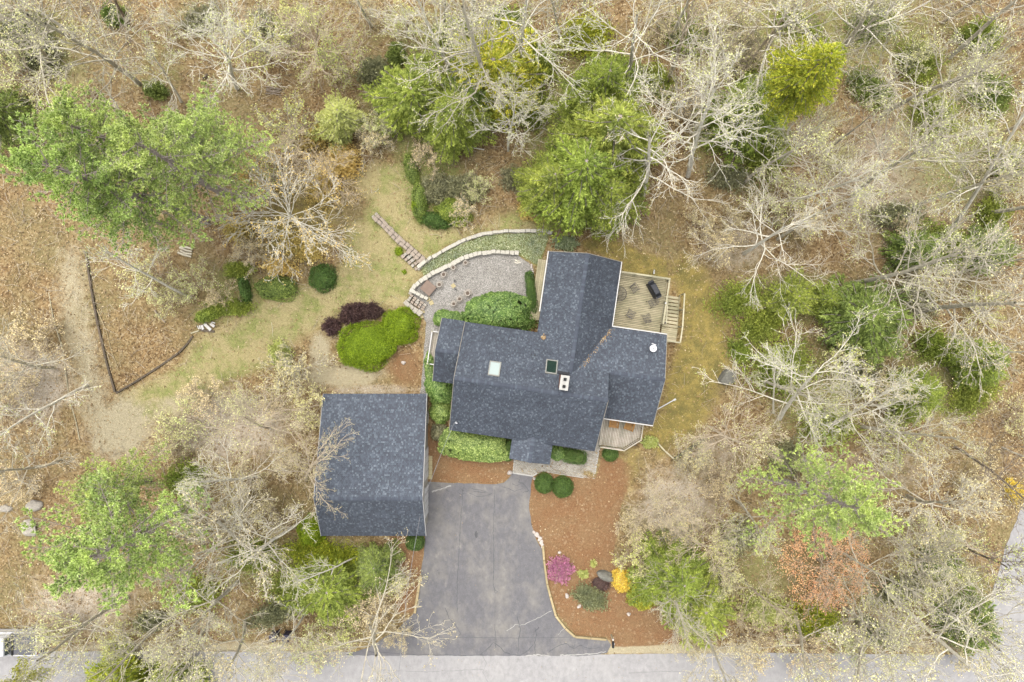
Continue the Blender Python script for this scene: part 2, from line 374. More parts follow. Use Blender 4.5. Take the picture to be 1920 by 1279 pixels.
# ------------------------------------------------------------------ ground with painted-in ground cover regions (kinds of ground, not shade)
def P2(pts): return np.array([at(x, y)[:2] for x, y in pts])
def sdf(poly, X, Y):
    n = len(poly); d = np.full(X.shape, 1e9); ins = np.zeros(X.shape, bool)
    for i in range(n):
        ax, ay = poly[i]; bx, by = poly[(i + 1) % n]
        ex, ey = bx - ax, by - ay
        t = np.clip(((X - ax) * ex + (Y - ay) * ey) / (ex * ex + ey * ey + 1e-12), 0, 1)
        d = np.minimum(d, np.hypot(X - ax - t * ex, Y - ay - t * ey))
        c = ((ay > Y) != (by > Y)) & (X < ex * (Y - ay) / (ey + (1e-12 if ey >= 0 else -1e-12)) + ax)
        ins ^= c
    return np.where(ins, d, -d)
def soft(poly, X, Y, w): return np.clip(sdf(P2(poly), X, Y) / w + .5, 0, 1)
def blob(cx, cy, rx, ry, X, Y, rot=0):
    c = at(cx, cy); dx, dy = X - c.x, Y - c.y; a = R(rot)
    u = (dx * math.cos(a) + dy * math.sin(a)) / (rx * S); v = (-dx * math.sin(a) + dy * math.cos(a)) / (ry * S)
    return np.clip(1.5 - np.hypot(u, v), 0, 1)
DRIVE = [(797, 903), (860, 906), (930, 908), (945, 905), (955, 896), (961, 886), (999, 893), (996, 912), (992, 945), (996, 985), (1006, 1012), (1016, 1030), (1020, 1060), (1026, 1095),
         (1032, 1118), (1042, 1155), (1060, 1178), (1078, 1194), (1138, 1199), (1146, 1209), (1138, 1224), (1100, 1230), (640, 1229), (690, 1215), (745, 1180), (778, 1148), (789, 1076), (796, 1030), (797, 1005), (780, 1005), (780, 903)]
PATIO = [(771, 547), (777, 540), (793, 525), (811, 513), (840, 500), (867, 486), (894, 477), (925, 473), (965, 476), (993, 493), (999, 510), (995, 540), (988, 575), (987, 612), (940, 640), (860, 640),
         (835, 640), (822, 690), (812, 740), (788, 742), (792, 690), (796, 640), (799, 606), (790, 588)]
LAWN = [(470, 565), (560, 540), (640, 495), (680, 440), (690, 380), (662, 330), (700, 305), (745, 310), (765, 380), (780, 425), (880, 432), (960, 398), (1045, 405), (1040, 440), (900, 440), (830, 470), (785, 515), (770, 548),
        (765, 575), (720, 575), (640, 585), (560, 640), (500, 690), (430, 715), (350, 770), (260, 800), (225, 745), (330, 690), (380, 630), (440, 605)]
PATH = [(100, 455), (150, 445), (168, 500), (185, 610), (215, 738), (290, 750), (310, 800), (280, 850), (250, 880), (165, 870), (145, 800), (128, 700), (105, 620), (98, 520)]
MOSS = [(1252, 505), (1290, 470), (1335, 530), (1372, 610), (1365, 690), (1335, 760), (1300, 820), (1235, 850), (1205, 820), (1240, 770), (1258, 680), (1276, 640), (1280, 560)]
MOSS2 = [(1085, 455), (1130, 440), (1200, 470), (1255, 490), (1255, 525), (1168, 512), (1168, 490), (1100, 470)]
MULCH1 = [(993, 893), (1060, 888), (1118, 895), (1128, 858), (1168, 862), (1195, 880), (1165, 950), (1155, 1010), (1150, 1050), (1190, 1100), (1240, 1150), (1310, 1180), (1290, 1205), (1150, 1215), (1140, 1196), (1080, 1192), (1045, 1150), (1025, 1090), (1017, 1030), (1000, 1000), (990, 950)]
MULCH2 = [(800, 800), (845, 795), (965, 850), (962, 886), (945, 905), (925, 908), (797, 904)]
MULCH3 = [(797, 1003), (730, 1003), (735, 1090), (745, 1150), (780, 1148), (790, 1075)]
BEDG = [(787, 502), (806, 487), (835, 470), (867, 455), (899, 443), (939, 437), (979, 436), (1016, 436), (1032, 437), (1020, 475), (1008, 500), (965, 474), (925, 471), (894, 475), (867, 484), (840, 498), (811, 511), (795, 521)]
ROAD = [(-400, 1221), (640, 1222), (1150, 1227), (1400, 1224), (1830, 1228), (2400, 1228), (2400, 1385), (-400, 1385)]
ROAD2 = [(1826, 1240), (1850, 1150), (1864, 1100), (1884, 1031), (1920, 937), (1990, 760), (2100, 480), (2240, 520), (2120, 830), (2040, 1050), (1990, 1240)]
HOUSE_FP = [tuple(hl(u, v)[:2]) for u, v in ((-4, -8), (1, -8), (1, -9), (4.4, -9), (4.4, -8), (8.2, -7.7), (11.6, -7.6), (11.6, -5), (12, 2), (13.4, 2), (13.4, 6), (11.8, 6.8), (7.6, 7), (7.6, 7.3), (1.8, 7.3), (1.2, 7), (1.2, 2), (1.5, 1), (-4, 1), (-5.7, 1), (-6.6, 0), (-6.6, -2.8), (-5.7, -4), (-4, -4))]
GAR_FP = [(-14.9, -4.2), (-6.7, -4.2), (-6.7, -15.2), (-14.9, -15.2)]
def masks(X, Y):
    g = soft(LAWN, X, Y, 2.4)
    g = np.maximum(g, .8 * blob(700, 470, 60, 70, X, Y)); g = np.maximum(g, .55 * blob(130, 150, 45, 90, X, Y))
    g = np.maximum(g, .5 * blob(640, 780, 60, 20, X, Y))
    mo = np.maximum(soft(MOSS, X, Y, 2.5), soft(MOSS2, X, Y, 1.2))
    mo = np.maximum(mo, .9 * blob(1010, 400, 35, 22, X, Y)); mo = np.maximum(mo, .6 * blob(560, 400, 90, 95, X, Y)); mo = np.maximum(mo, .5 * blob(1180, 870, 30, 60, X, Y))
    pa = .62 * soft(PATH, X, Y, 2.6); pa = np.maximum(pa, .85 * blob(230, 800, 55, 60, X, Y)); pa = np.maximum(pa, .55 * blob(330, 760, 80, 26, X, Y, 20)); pa = np.maximum(pa, .9 * blob(640, 705, 80, 22, X, Y)); pa = np.maximum(pa, .8 * blob(600, 660, 22, 40, X, Y))
    pa = np.maximum(pa, soft([(1140, 1200), (1300, 1212), (1420, 1210), (1420, 1226), (1140, 1226)], X, Y, .5)); pa = np.maximum(pa, .7 * soft([(200, 1200), (640, 1205), (640, 1226), (70, 1222)], X, Y, .8))
    mu = np.maximum.reduce([soft(MULCH1, X, Y, .25), soft(MULCH2, X, Y, .25), soft(MULCH3, X, Y, .4), .8 * blob(760, 690, 32, 36, X, Y)])
    mu = mu * (1 - soft([(1180, 880), (1260, 860), (1260, 1060), (1180, 1040)], X, Y, 2.5))
    gr = np.maximum.reduce([soft(BEDG, X, Y, .3)] + [k * blob(a, b_, c, d_, X, Y) for k, a, b_, c, d_ in (
        (.8, 800, 330, 70, 110), (.8, 830, 390, 60, 50), (.7, 780, 200, 120, 110), (.7, 1100, 250, 130, 170), (.6, 440, 540, 60, 60), (.6, 400, 590, 50, 25), (.65, 1500, 560, 130, 60), (.6, 1520, 720, 110, 110),
        (.55, 1780, 700, 130, 110), (.6, 1560, 60, 260, 90), (.6, 1800, 250, 140, 200), (.6, 560, 1060, 190, 70), (.5, 80, 60, 110, 60), (.5, 1320, 260, 50, 60), (.6, 850, 80, 160, 80), (.5, 1400, 1080, 130, 60), (.6, 1800, 1120, 80, 90), (.45, 300, 130, 60, 60), (.5, 1420, 330, 60, 60), (.45, 500, 440, 60, 60))])
    pl = np.maximum.reduce([k * blob(a, b_, c, d_, X, Y) for k, a, b_, c, d_ in (
        (.7, 60, 720, 80, 80), (.6, 1270, 950, 90, 90), (.7, 430, 800, 130, 70), (.5, 1700, 330, 200, 150), (.6, 150, 1130, 120, 60), (.5, 1380, 460, 80, 60), (.5, 1600, 1180, 200, 40), (.5, 500, 60, 120, 60), (.55, 700, 730, 110, 12), (.5, 1330, 850, 70, 60), (.4, 1650, 880, 120, 60))])
    return g, mo, pa, mu, gr, pl
def frange(a, b, n): return np.linspace(a, b, n)
gx = np.concatenate([[-900, -500, -300, -180, -110, -75], frange(-56, 56, 400), [75, 110, 180, 300, 500, 900]])
gy = np.concatenate([[-900, -500, -300, -180, -110, -60], frange(-40, 40, 290), [60, 110, 180, 300, 500, 900]])
GX, GY = np.meshgrid(gx, gy); sh = GX.shape
HARD = [P2(DRIVE), P2(PATIO), np.array(HOUSE_FP), np.array(GAR_FP), P2(ROAD), P2(ROAD2)]
def hard_dist(X, Y): return np.maximum.reduce([sdf(h, X, Y) for h in HARD])
hd = hard_dist(GX, GY)
def bumps(X, Y): return .09 * (np.sin(X * .9 + 1.3 * np.sin(Y * .7)) * np.cos(Y * .8 + np.sin(X * .5)) + .5 * np.sin(X * 2.3 + Y * 1.7)) - .02
GZ = np.where(hd > -.3, -.012, bumps(GX, GY) * np.clip((-hd - .3) / 2.0, 0, 1) - .012)
g_, mo_, pa_, mu_, gr_, pl_ = masks(GX, GY)
flat = np.maximum.reduce([g_, pa_, mu_]); GZ = GZ * (1 - .7 * flat) - .0
idx = np.arange(sh[0] * sh[1]).reshape(sh)
F = np.stack([idx[:-1, :-1], idx[:-1, 1:], idx[1:, 1:], idx[1:, :-1]], -1).reshape(-1, 4)
one = np.ones(sh)
ground = mesh_np('ground', np.stack([GX, GY, GZ], -1).reshape(-1, 3), F, M['ground'], smooth=True,
                 attr={'mask_a': np.stack([g_, mo_, pa_, one], -1).reshape(-1, 4), 'mask_b': np.stack([mu_, gr_, pl_, one], -1).reshape(-1, 4)})
tag(ground, kind='structure')
def sheet(name, pts, z, mat, raw=False, jit=0.0):
    q = [Vector((p[0], p[1], 0)) if raw else at(*p) for p in pts]
    out = []
    for i, p in enumerate(q):
        nx = q[(i + 1) % len(q)]; L = (nx - p).length; k = max(1, int(L / .35)) if jit and L < 60 else 1
        dd = (nx - p).normalized(); pr = Vector((-dd.y, dd.x, 0))
        for j in range(k): out.append(p.lerp(nx, j / k) + pr * (rnd.uniform(-jit, jit) if k > 1 else 0))
    bm = bmesh.new(); vs = [bm.verts.new((p.x, p.y, z)) for p in out]; f = bm.faces.new(vs); f.normal_update()
    if f.normal.z < 0: f.normal_flip()
    r_ = bmesh.ops.extrude_face_region(bm, geom=[f])
    # skirt down so the edge is real thickness
    for v in [e for e in r_['geom'] if isinstance(e, bmesh.types.BMVert)]: v.co.z = z
    for v in vs: v.co.z = z - .12
    bmesh.ops.triangulate(bm, faces=bm.faces); bmesh.ops.recalc_face_normals(bm, faces=bm.faces)
    me = bpy.data.meshes.new(name); bm.to_mesh(me); bm.free(); me.materials.append(mat)
    o = link(bpy.data.objects.new(name, me)); tag(o, kind='structure'); return o
road = sheet('road', ROAD, .008, M['road'], jit=.03)
road2 = sheet('side_road', ROAD2, .003, M['road'], jit=.05)
driveway = sheet('driveway', DRIVE, .014, M['asphalt'], jit=.035)
patio = sheet('gravel_patio', PATIO, .012, M['gravel'], jit=.04)

def ribbon(name, pts, w, z, mat, parent, wob=.02, raw=False):
    q = [at(x, y) for x, y in pts]; o = []
    for a, b in zip(q[:-1], q[1:]):
        k = max(1, int((b - a).length / .18))
        for j in range(k): o.append(a.lerp(b, j / k) + Vector((rnd.gauss(0, wob), rnd.gauss(0, wob), 0)))
    o.append(q[-1]); V = []
    for i, p in enumerate(o):
        t = (o[min(i + 1, len(o) - 1)] - o[max(i - 1, 0)]).normalized(); ww = w * rnd.uniform(.5, 1.2) / 2
        V += [(p.x - t.y * ww, p.y + t.x * ww, z), (p.x + t.y * ww, p.y - t.x * ww, z)]
    Fq = [(2 * i, 2 * i + 1, 2 * i + 3, 2 * i + 2) for i in range(len(o) - 1)]
    return mesh_np(name, V, np.array(Fq), mat, parent)
for pts, w in (([(928, 918), (926, 960), (925, 1000), (926, 1050), (925, 1098)], .045), ([(868, 916), (866, 950), (862, 1000), (860, 1050), (858, 1080), (857, 1150)], .05), ([(925, 1098), (929, 1106), (933, 1110), (929, 1113), (926, 1105)], .05),
               ([(850, 1195), (960, 1196), (1060, 1195), (1120, 1198)], .035), ([(835, 1140), (842, 1160), (856, 1175), (864, 1188), (860, 1192)], .06), ([(970, 1155), (973, 1170), (976, 1180), (972, 1200), (971, 1226)], .06),
               ([(1003, 1178), (1006, 1190), (1003, 1205), (1003, 1226)], .06), ([(928, 1170), (929, 1190), (930, 1215)], .05), ([(1006, 1182), (1010, 1176), (1002, 1184)], .05),
               ([(900, 1228), (915, 1215), (925, 1205), (935, 1210), (945, 1222), (955, 1226), (975, 1229), (990, 1220), (1000, 1208)], .06), ([(1030, 1222), (1045, 1212), (1060, 1206), (1075, 1216), (1090, 1210), (1105, 1216), (1125, 1214)], .05),
               ([(690, 1222), (760, 1226), (830, 1228), (880, 1229), (905, 1228)], .05), ([(870, 921), (862, 916), (858, 921), (864, 928), (872, 924)], .05), ([(884, 916), (900, 919), (915, 924), (902, 923), (888, 921)], .045), ([(880, 925), (895, 931), (912, 930), (922, 925)], .045),
               ([(960, 907), (970, 911), (978, 905), (986, 912), (992, 920), (980, 924)], .05), ([(965, 896), (975, 899), (972, 904), (982, 906)], .045), ([(940, 912), (955, 916), (965, 921), (980, 916)], .045), ([(820, 912), (835, 916), (842, 922)], .04)):
    ribbon('sealed_crack', pts, w, .0195, M['tar'], driveway)
for pts, w in (([(1180, 1262), (1260, 1258), (1340, 1263), (1430, 1259)], .05), ([(700, 1256), (800, 1260), (905, 1255)], .045), ([(905, 1230), (912, 1245), (905, 1260), (915, 1279), (910, 1300)], .045), ([(1300, 1228), (1306, 1245), (1300, 1262)], .04), ([(100, 1250), (210, 1256), (330, 1250)], .05)):
    ribbon('road_crack', pts, w, .0125, simple('faint_crack', (.30, .29, .28), .9, .1) if not bpy.data.materials.get('faint_crack') else bpy.data.materials['faint_crack'], road)
for pts, w in (([(950, 1182), (965, 1172), (980, 1171), (1000, 1163), (1020, 1153), (1035, 1145)], .05), ([(1050, 1229), (1080, 1228), (1110, 1226), (1136, 1221)], .09), ([(985, 1230), (1010, 1228), (1030, 1230)], .12), ([(810, 922), (830, 915), (846, 911)], .12), ([(1046, 1190), (1058, 1178)], .04)):
    ribbon('sandy_crack', pts, w, .0185, M['sand_line'], driveway, .03)

sp = [at(893, 1002) + Vector((math.cos(a) * .13 * rnd.uniform(.7, 1.2), math.sin(a) * .28 * rnd.uniform(.7, 1.2), 0)) for a in np.linspace(0, 5.9, 14)]
MB().prism([(p.x, p.y) for p in sp], .0142, .0185).build('oil_spot', simple('oil_stain', (.10, .10, .10), .7, .2), driveway)
# ------------------------------------------------------------------ roofs
def shingle_field(name, O, U, Sl, Wd, L, parent, course=.14, tab=.12, mat=None, flip=False):
    """O eave corner, U along the eave, Sl up the slope (unit vectors): all shingles of one plane"""
    U, Sl = Vector(U).normalized(), Vector(Sl).normalized(); Nn = U.cross(Sl)
    if Nn.z < 0: Nn = -Nn
    course = course; rows = int(L / course + .5); course = L / rows; q = []
    for i in range(rows):
        off = rnd.uniform(0, tab); s = -off
        while s < Wd:
            w = tab * rnd.choice((.7, 1, 1, 1.3)); a = max(0, s); b = min(Wd, s + w)
            if b - a > .03: q.append((a + .004, b - .004, i * course, min(L, (i + 1) * course + .02), rnd.uniform(.014, .024)))
            s += w
    q = np.array(q); n = len(q)
    O_, U_, S_, N_ = (np.array(x, dtype=float) for x in (O, U, Sl, Nn))
    def pt(a, s, h): return O_ + a[:, None] * U_ + s[:, None] * S_ + h[:, None] * N_
    z = np.full(n, .0); t = q[:, 4]
    V = np.stack([pt(q[:, 0], q[:, 2], z), pt(q[:, 1], q[:, 2], z), pt(q[:, 1], q[:, 2], t + .006), pt(q[:, 0], q[:, 2], t + .006), pt(q[:, 1], q[:, 3], t * .35), pt(q[:, 0], q[:, 3], t * .35)], 1).reshape(-1, 3)
    b = np.arange(n)[:, None] * 6
    F4 = np.concatenate([b + np.array([0, 1, 2, 3]), b + np.array([3, 2, 4, 5])]); F3 = np.concatenate([b + np.array([0, 3, 5]), b + np.array([1, 4, 2])])
    o = mesh_np(name, V, [F4, F3], mat or M['shingle'], parent); o['kind'] = 'stuff'; return o
def slope(parent, p0, p1, p2, p3, name='roof', fascia=()):
    """p0->p1 eave, p3->p2 ridge. slab with shingles as a sub-part"""
    p0, p1, p2, p3 = map(Vector, (p0, p1, p2, p3))
    nn = (p1 - p0).cross(p3 - p0).normalized()
    if nn.z < 0: nn = -nn
    t = .14; mb = MB(); mb.hexa([p - nn * t for p in (p0, p1, p2, p3)] + [p0, p1, p2, p3])
    o = mb.build(name, M['shingle_base'], parent)
    shingle_field('shingles', p0, (p1 - p0), (p3 - p0), (p1 - p0).length, (p3 - p0).length, o)
    return o
def ridge_caps(parent, a, b, sl=.6, w=.15):
    a, b = Vector(a), Vector(b); dd = (b - a); n = max(1, int(dd.length / .16)); dd /= n; u = dd.normalized(); s = Vector((-u.y, u.x, 0))
    V = []; F4 = []
    for i in range(n):
        p = a + dd * i; q = p + dd * 1.15; h1, h2 = .045, .025; b0 = len(V)
        V += [p - s * w + Vector((0, 0, h1 - w * sl)), p + Vector((0, 0, h1)), p + s * w + Vector((0, 0, h1 - w * sl)), q - s * w + Vector((0, 0, h2 - w * sl)), q + Vector((0, 0, h2)), q + s * w + Vector((0, 0, h2 - w * sl))]
        F4 += [(b0, b0 + 1, b0 + 4, b0 + 3), (b0 + 1, b0 + 2, b0 + 5, b0 + 4)]
    o = mesh_np('ridge_caps', V, np.array(F4), M['ridge_shingle'], parent); o['kind'] = 'stuff'

house = thing('house', 'large cross gabled house with blue grey shingle roofs and a white capped chimney', 'house', (0, 0, 0), -HA)
# (children use house-local coordinates)
def wl(parent, u0, v0, u1, v1, z0, z1, name='wall', mat=None, th=.2):
    a, b = Vector((u0, v0, 0)), Vector((u1, v1, 0)); t = (b - a).normalized(); n_ = Vector((-t.y, t.x, 0)) * th / 2
    mb = MB(); mb.hexa([Vector((p.x, p.y, z)) for z in (z0, z1) for p in (a - n_, b - n_, b + n_, a + n_)])
    return mb.build(name, mat or M['siding'], parent)
def gable(parent, pts, mat=None, th=.2, axis='u'):
    """wall polygon given as 3D points in a vertical plane, thickened along axis"""
    n = len(pts); dv = Vector((th / 2, 0, 0)) if axis == 'u' else Vector((0, th / 2, 0))
    vs = [Vector(p) - dv for p in pts] + [Vector(p) + dv for p in pts]
    mb = MB(); mb.add(vs, [(i, (i + 1) % n, n + (i + 1) % n, n + i) for i in range(n)]); mb.ngons = [list(range(n))[::-1], list(range(n, 2 * n))]
    return mb.build('wall', mat or M['siding'], parent)
ze, zr = 3.2, 6.175
sS = slope(house, (-3.8, -7.55, ze), (7.6, -7.55, ze), (7.6, -3.3, zr), (-3.8, -3.3, zr))
sN = slope(house, (7.6, .95, ze), (-3.8, .95, ze), (-3.8, -3.3, zr), (7.6, -3.3, zr))
ridge_caps(sN, (-3.8, -3.3, zr), (7.6, -3.3, zr))
nE = slope(house, (7.5, -1.9, ze), (7.5, 7.3, ze), (4.68, 7.3, 5.174), (4.68, -1.9, 5.174))
nW = slope(house, (1.86, 7.3, ze), (1.86, -1.9, ze), (4.68, -1.9, 5.174), (4.68, 7.3, 5.174))
ridge_caps(nW, (4.68, 7.3, 5.174), (4.68, -1.8, 5.174))
eN = slope(house, (11.85, 2.2, 3.2), (4.95, 2.2, 3.2), (4.95, -1.25, 4.74), (11.85, -1.25, 4.74))
eS = slope(house, (7.55, -4.9, 2.9), (11.85, -4.9, 2.9), (11.85, -1.25, 4.74), (7.55, -1.25, 4.74))
ridge_caps(eS, (7.7, -1.25, 4.74), (11.85, -1.25, 4.74), .5)
wN = slope(house, (-3.85, 1.0, 3.0), (-5.66, 1.0, 3.0), (-5.66, -1.48, 4.55), (-3.85, -1.48, 4.55))
wS = slope(house, (-5.66, -3.96, 3.0), (-3.85, -3.96, 3.0), (-3.85, -1.48, 4.55), (-5.66, -1.48, 4.55))
ridge_caps(wN, (-5.66, -1.48, 4.55), (-3.9, -1.48, 4.55))
pW = slope(house, (1.1, -6.4, 3.0), (1.1, -9.12, 3.0), (2.7, -9.12, 3.5), (2.7, -6.4, 3.5))
pE = slope(house, (4.3, -9.12, 3.0), (4.3, -6.4, 3.0), (2.7, -6.4, 3.5), (2.7, -9.12, 3.5))
ridge_caps(pW, (2.7, -9.12, 3.5), (2.7, -7.1, 3.5), .3)
# walls
wl(house, -3.5, -7.15, 7.3, -7.15, 0, 3.25); wl(house, -3.5, .55, 2.2, .55, 0, 3.25)
gable(house, [(-3.45, -7.04, 0), (-3.45, .44, 0), (-3.45, .44, 3.3), (-3.45, -3.3, 5.9), (-3.45, -7.04, 3.3)])
gable(house, [(7.25, -7.04, 0), (7.25, .44, 0), (7.25, .44, 3.3), (7.25, -3.3, 5.9), (7.25, -7.04, 3.3)])
wl(house, 2.2, .66, 2.2, 6.9, 0, 3.2); wl(house, 7.2, 2.0, 7.2, 6.9, 0, 3.2)
gable(house, [(2.32, 7.0, 0), (7.08, 7.0, 0), (7.08, 7.0, 3.25), (4.68, 7.0, 4.95), (2.32, 7.0, 3.25)], axis='v')
wl(house, 7.32, 1.85, 11.5, 1.85, 0, 3.1); wl(house, 7.4, -4.6, 11.5, -4.6, 0, 2.85)
gable(house, [(11.5, -4.48, 0), (11.5, 1.73, 0), (11.5, 1.73, 3.1), (11.5, -1.25, 4.5), (11.5, -4.48, 2.85)])
wl(house, -5.3, .65, -3.57, .65, 0, 3.0); wl(house, -5.3, -3.6, -3.57, -3.6, 0, 3.0)
gable(house, [(-5.35, -3.48, 0), (-5.35, .53, 0), (-5.35, .53, 3.0), (-5.35, -1.48, 4.3), (-5.35, -3.48, 3.0)])
for u in (1.35, 4.05):
    MB().box((u, -8.85, 1.5), (.16, .16, 3.0)).build('porch_column', M['white_trim'], house)
gable(house, [(1.3, -8.98, 2.95), (4.1, -8.98, 2.95), (2.7, -8.98, 3.33)], mat=M['white_trim'], th=.06, axis='v')
# white gutters and rake boards where the photograph shows them
def bb(parent, name, a, b, w, h, mat='white_trim'): return MB().bar(a, b, w, h).build(name, M[mat], parent)
bb(house, 'gutter', (1.79, 2.6, 3.12), (1.79, 7.34, 3.12), .07, .12); bb(house, 'gutter', (7.57, 2.24, 3.12), (7.57, 7.34, 3.12), .07, .12)
bb(house, 'gutter', (7.62, 2.27, 3.12), (11.88, 2.27, 3.12), .07, .12); bb(house, 'gutter', (8.0, -4.98, 2.82), (11.88, -4.98, 2.82), .07, .12)
bb(house, 'downspout', (11.62, -4.75, 2.8), (11.62, -4.75, .1), .07, .07)
for a, b in (((-5.69, -3.97, 2.92), (-5.69, -1.48, 4.47)), ((-5.69, 1.0, 2.92), (-5.69, -1.48, 4.47)), ((11.88, -4.9, 2.8), (11.88, -1.25, 4.64)), ((11.88, 2.2, 3.1), (11.88, -1.25, 4.64)),
             ((-3.84, -7.55, 3.08), (-3.84, -3.3, 6.06)), ((-3.84, .95, 3.08), (-3.84, -3.3, 6.06)), ((1.86, 7.34, 3.08), (4.68, 7.34, 5.06)), ((7.5, 7.34, 3.08), (4.68, 7.34, 5.06)), ((7.64, -7.55, 3.08), (7.64, -3.3, 6.06))):
    MB().bar(a, b, .03, .16).build('rake_board', M['siding'], house)
# chimney
ch = MB().box((4.15, -2.42, 6.2), (.52, .92, 2.3)).build('chimney', M['brick'], house)
MB().box((4.15, -2.42, 7.39), (.64, 1.08, .09)).build('chimney_cap', M['concrete'], ch, bevel=.015)
for v in (-2.17, -2.68):
    fl = MB()
    for dx, dy, sx, sy in ((-.09, 0, .03, .21), (.09, 0, .03, .21), (0, -.09, .15, .03), (0, .09, .15, .03)): fl.box((4.15 + dx, v + dy, 7.5), (sx, sy, .14))
    fl.box((4.15, v, 7.445), (.15, .15, .012)); fl.build('flue', M['black'], ch)
MB().box((4.15, -1.8, 5.42), (.9, .22, .04), M=Matrix.Rotation(R(-35), 3, 'X')).build('flashing', M['copper'], ch)
# skylights on the north slope
def skylight(u0, u1, v0, v1, gm, lab):
    zc = lambda v: zr - .7 * (v + 3.3)
    c = Vector(((u0 + u1) / 2, (v0 + v1) / 2, zc((v0 + v1) / 2) + .06)); m = Matrix.Rotation(-math.atan(.7), 3, 'X')
    L = (v1 - v0) / math.cos(math.atan(.7)); w = u1 - u0; k = MB()
    for x, y, sx, sy in ((-w / 2 + .04, 0, .08, L), (w / 2 - .04, 0, .08, L), (0, -L / 2 + .04, w - .16, .08), (0, L / 2 - .04, w - .16, .08)):
        k.box(c + m @ Vector((x, y, 0)), (sx, sy, .14), M=m)
    o = k.build('skylight', simple('skylight_frame', (.36, .35, .30), .5, .1), house); o['label'] = lab
    MB().box(c + m @ Vector((0, 0, .03)), (w - .15, L - .15, .02), M=m).build('pane', gm, o)
skylight(-1.42, -.55, -2.75, -1.72, M['glass_pale'], 'pale skylight with white blind')
skylight(2.78, 3.66, -2.0, -1.0, M['glass_dark'], 'dark skylight with grey frame')
MB().tube([(1.86, -.8, 4.3), (1.86, -.8, 4.85)], .06, 8).build('vent_pipe', M['copper'], house)
MB().tube([(1.62, -.8, 4.3), (1.62, -.8, 4.7)], .04, 8).build('vent_pipe', M['copper'], house)
mast = MB().tube([(-3.35, -6.75, 3.6), (-3.35, -6.75, 4.7), (-3.3, -6.7, 4.85), (-3.2, -6.75, 4.8)], .045, 8).build('service_mast', M['white_metal'], house)
# windows and doors (seen from a step to the side)
def window(u, v, z, w, h, face, parent=house, name='window', gm='glass_dark'):
    ax = {'E': (1, 0), 'W': (-1, 0), 'N': (0, 1), 'S': (0, -1)}[face]; al = Vector((abs(ax[1]), abs(ax[0]), 0)); nn = Vector((ax[0], ax[1], 0))
    c = Vector((u, v, z)) + nn * .025; k = MB()
    def bx(ca, cz, la, lz, dp): k.box(c + al * ca + Vector((0, 0, cz)), (al.x * la + abs(nn.x) * dp, al.y * la + abs(nn.y) * dp, lz))
    bx(0, h / 2, w + .12, .07, .06); bx(0, -h / 2, w + .12, .07, .06); bx(-w / 2, 0, .07, h - .07, .06); bx(w / 2, 0, .07, h - .07, .06)
    o = k.build(name, M['white_trim'], parent); g = MB()
    g.box(c - nn * .01, (al.x * (w - .07) + abs(nn.x) * .02, al.y * (w - .07) + abs(nn.y) * .02, h - .07)); g.build('pane', M[gm], o); return o
for a in ((-1.8, -7.25, 1.7, 1.4, 1.1, 'S'), (.0, -7.25, 1.7, 1.0, 1.1, 'S'), (6.0, -7.25, 1.7, 1.6, 1.2, 'S'), (-1.5, .65, 1.8, 1.4, 1.1, 'N'), (4.7, 7.1, 1.8, 2.0, 1.2, 'N'), (11.6, -1.5, 1.7, 1.4, 1.1, 'E'), (-5.45, -1.5, 1.8, 1.2, 1.0, 'W')): window(*a)
window(2.09, 4.4, 1.6, 1.8, 1.9, 'W', name='patio_door'); window(7.31, 4.6, 2.0, 1.9, 1.8, 'E', name='patio_door'); window(9.8, -4.71, 1.5, 1.7, 1.8, 'S', name='patio_door')
fd = MB().box((2.7, -7.28, 1.15), (.95, .06, 2.1)).build('front_door', simple('red_door', (.22, .04, .03), .5, .1), house); MB().tube([(3.05, -7.34, 1.1), (3.05, -7.34, 1.2)], .03, 6).build('handle', M['black_metal'], fd)
# leaf debris in the valleys
V = []; Fq = []
for i in range(110):
    t = rnd.random() ** 1.3; v = 2.0 - 3.2 * t; u = 7.4 - .614 * (2.0 - v) + rnd.gauss(.1, .1); z = 3.2 + .446 * (2.2 - v) + .05
    if u < 7.5 - .614 * (2.2 - v): z = 3.2 + .7 * (7.5 - u) + .05
    s = rnd.uniform(.02, .05); a = rnd.uniform(0, 6.28); b0 = len(V)
    V += [(u + s * math.cos(a + k), v + s * math.sin(a + k), z + rnd.uniform(0, .02)) for k in (0, 1.57, 3.14, 4.71)]; Fq.append((b0, b0 + 1, b0 + 2, b0 + 3))
for i in range(50):
    u, v = 2.35 + rnd.gauss(0, .09), .62 + rnd.gauss(0, .09); z = 3.2 + .7 * (u - 1.86) + .05; b0 = len(V); a = rnd.uniform(0, 6.28)
    V += [(u + .05 * math.cos(a + k), v + .05 * math.sin(a + k), z + rnd.uniform(0, .02)) for k in (0, 1.57, 3.14, 4.71)]; Fq.append((b0, b0 + 1, b0 + 2, b0 + 3))
tag(mesh_np('leaf_debris', V, np.array(Fq), M['dead_leaf'], house), kind='stuff')

# satellite dish
sd = thing('satellite_dish', 'small round white satellite dish on the east wing roof', 'satellite dish', hl(10.75, 1.0, 3.75), -HA)
MB().lathe([(.0, 0), (.12, .012), (.22, .045), (.28, .08), (.27, .09), (.2, .06), (.0, .02)], (0, 0, .42), 18).build('dish', M['white_metal'], sd, smooth=True)
MB().tube([(0, 0, -.05), (0, 0, .43)], .025, 6).build('mast', M['white_metal'], sd)
MB().bar((0, 0, .45), (.02, -.08, .72), .03).build('feed_arm', M['tonneau'], sd); MB().bar((-.16, .36, .4), (.2, .3, .4), .05).build('bracket', M['white_metal'], sd)
